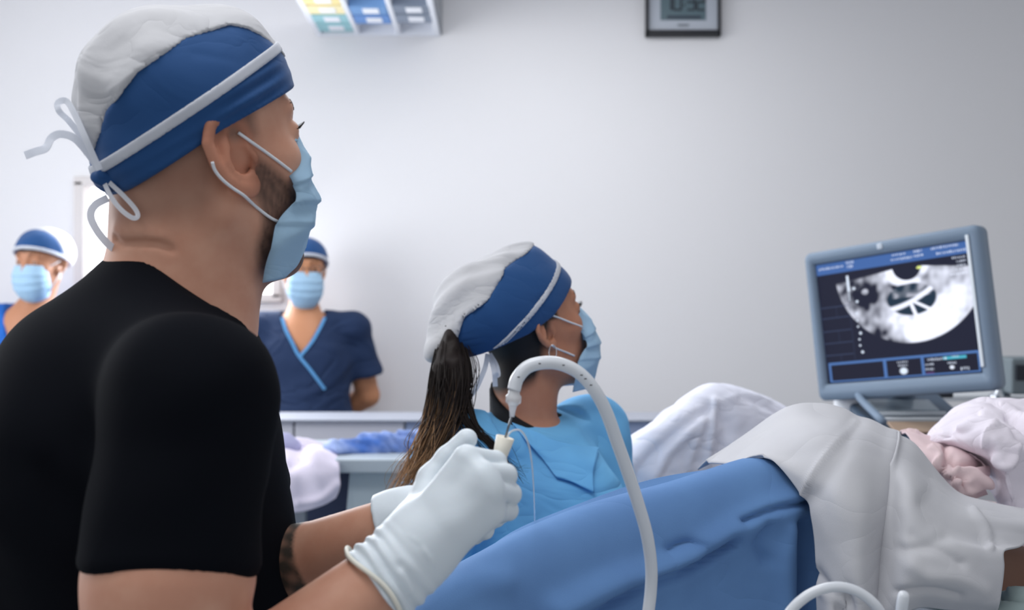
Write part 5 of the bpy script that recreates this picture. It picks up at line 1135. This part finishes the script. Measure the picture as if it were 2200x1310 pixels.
b = MB(); b.box((P(700, 0, 3.06)[0]-0.08, 3.07, (tz-0.05)/2), (0.20, 0.012, (tz-0.05)/2)); b.build('gap_sheet', mat('table_gap_navy', (34, 44, 72), 0.6), tbl)  # navy sheet put in for the dark gap under the table's left end
M_cl1 = mat('cloth_white_lilac', (222, 214, 230), 0.9, bump=(200, 0.3, 0.002)); M_cl2 = mat('cloth_blue_white', (170, 186, 224), 0.9, vary=((66, 104, 176), 9, 3), bump=(150, 0.4, 0.003))
HC = [[(560, 965, 2.90), (610, 950, 2.92), (650, 945, 2.92), (690, 960, 2.92), (728, 975, 2.92)], [(560, 958, 2.80), (610, 952, 2.80), (645, 965, 2.80), (680, 958, 2.80), (728, 978, 2.80)],
      [(560, 968, 2.70), (612, 975, 2.69), (640, 985, 2.69), (675, 972, 2.68), (730, 992, 2.69)], [(560, 1000, 2.66), (612, 1010, 2.65), (645, 1015, 2.65), (680, 1010, 2.64), (731, 1010, 2.66)],
      [(562, 1050, 2.66), (615, 1055, 2.64), (650, 1055, 2.65), (690, 1050, 2.64), (730, 1050, 2.66)], [(565, 1100, 2.66), (620, 1102, 2.65), (655, 1098, 2.65), (695, 1085, 2.65), (722, 1070, 2.66)]]
tag(grid_sheet('hanging_cloth', G(HC), M_cl1, None, 8, 8, lambda px, V: folds(px, V, [([(625, 1000), (640, 990), (655, 985)], 10, -0.012), ([(640, 1080), (690, 1070), (725, 1040)], 8, 0.01)], 0.012, 18, 6)), 'pale lilac cloth hanging over the left end of the side table', 'cloth')
def roll_cloth(name, label, cat, pts, rs, m, amp, fr_, i0, h=0.006):
    pts = [P(*q) for q in pts]; A = np.array(pts); mx = max(rs)+0.03
    return tag(sdf_obj(name, lambda p: chain(p, pts, rs, 0.02)+fold_noise(p, amp, fr_, i0)+0.25*amp*np.sin(p[:, 0]*90+p[:, 2]*160+3*np.sin(p[:, 1]*60)+2*np.sin(p[:, 0]*37)), A.min(0)-mx, A.max(0)+mx, h, m), label, cat)
roll_cloth('rolled_cloth', 'small grey-lilac rolled cloth at the left end of the side table', 'cloth', [(585, 953, 2.78), (612, 952, 2.78), (630, 958, 2.78)], [0.022, 0.022, 0.020], mat('cloth_grey_lilac', (164, 164, 196), 0.9), 0.006, 40, 2)
roll_cloth('bunched_cloth', 'bunched white cloth between the rolled and the blue cloth on the side table', 'cloth', [(640, 955, 2.84), (665, 962, 2.84), (700, 965, 2.86)], [0.020, 0.016, 0.018], M_cl1, 0.008, 45, 5)
roll_cloth('bunched_cloth', 'bunched blue and white garment lying on the side table beside the ponytail', 'cloth', [(722, 962, 2.82), (770, 966, 2.84), (820, 962, 2.84), (880, 950, 2.86), (940, 945, 2.88)], [0.034, 0.030, 0.030, 0.036, 0.036], M_cl2, 0.016, 38, 8)
roll_cloth('folded_cloth', 'blue folded cloth on the low cabinet right of the tube', 'cloth', [(1325, 917, 3.36), (1372, 918, 3.36)], [0.020, 0.020], mat('cloth_mid_blue', (96, 140, 206), 0.9), 0.006, 40, 11)
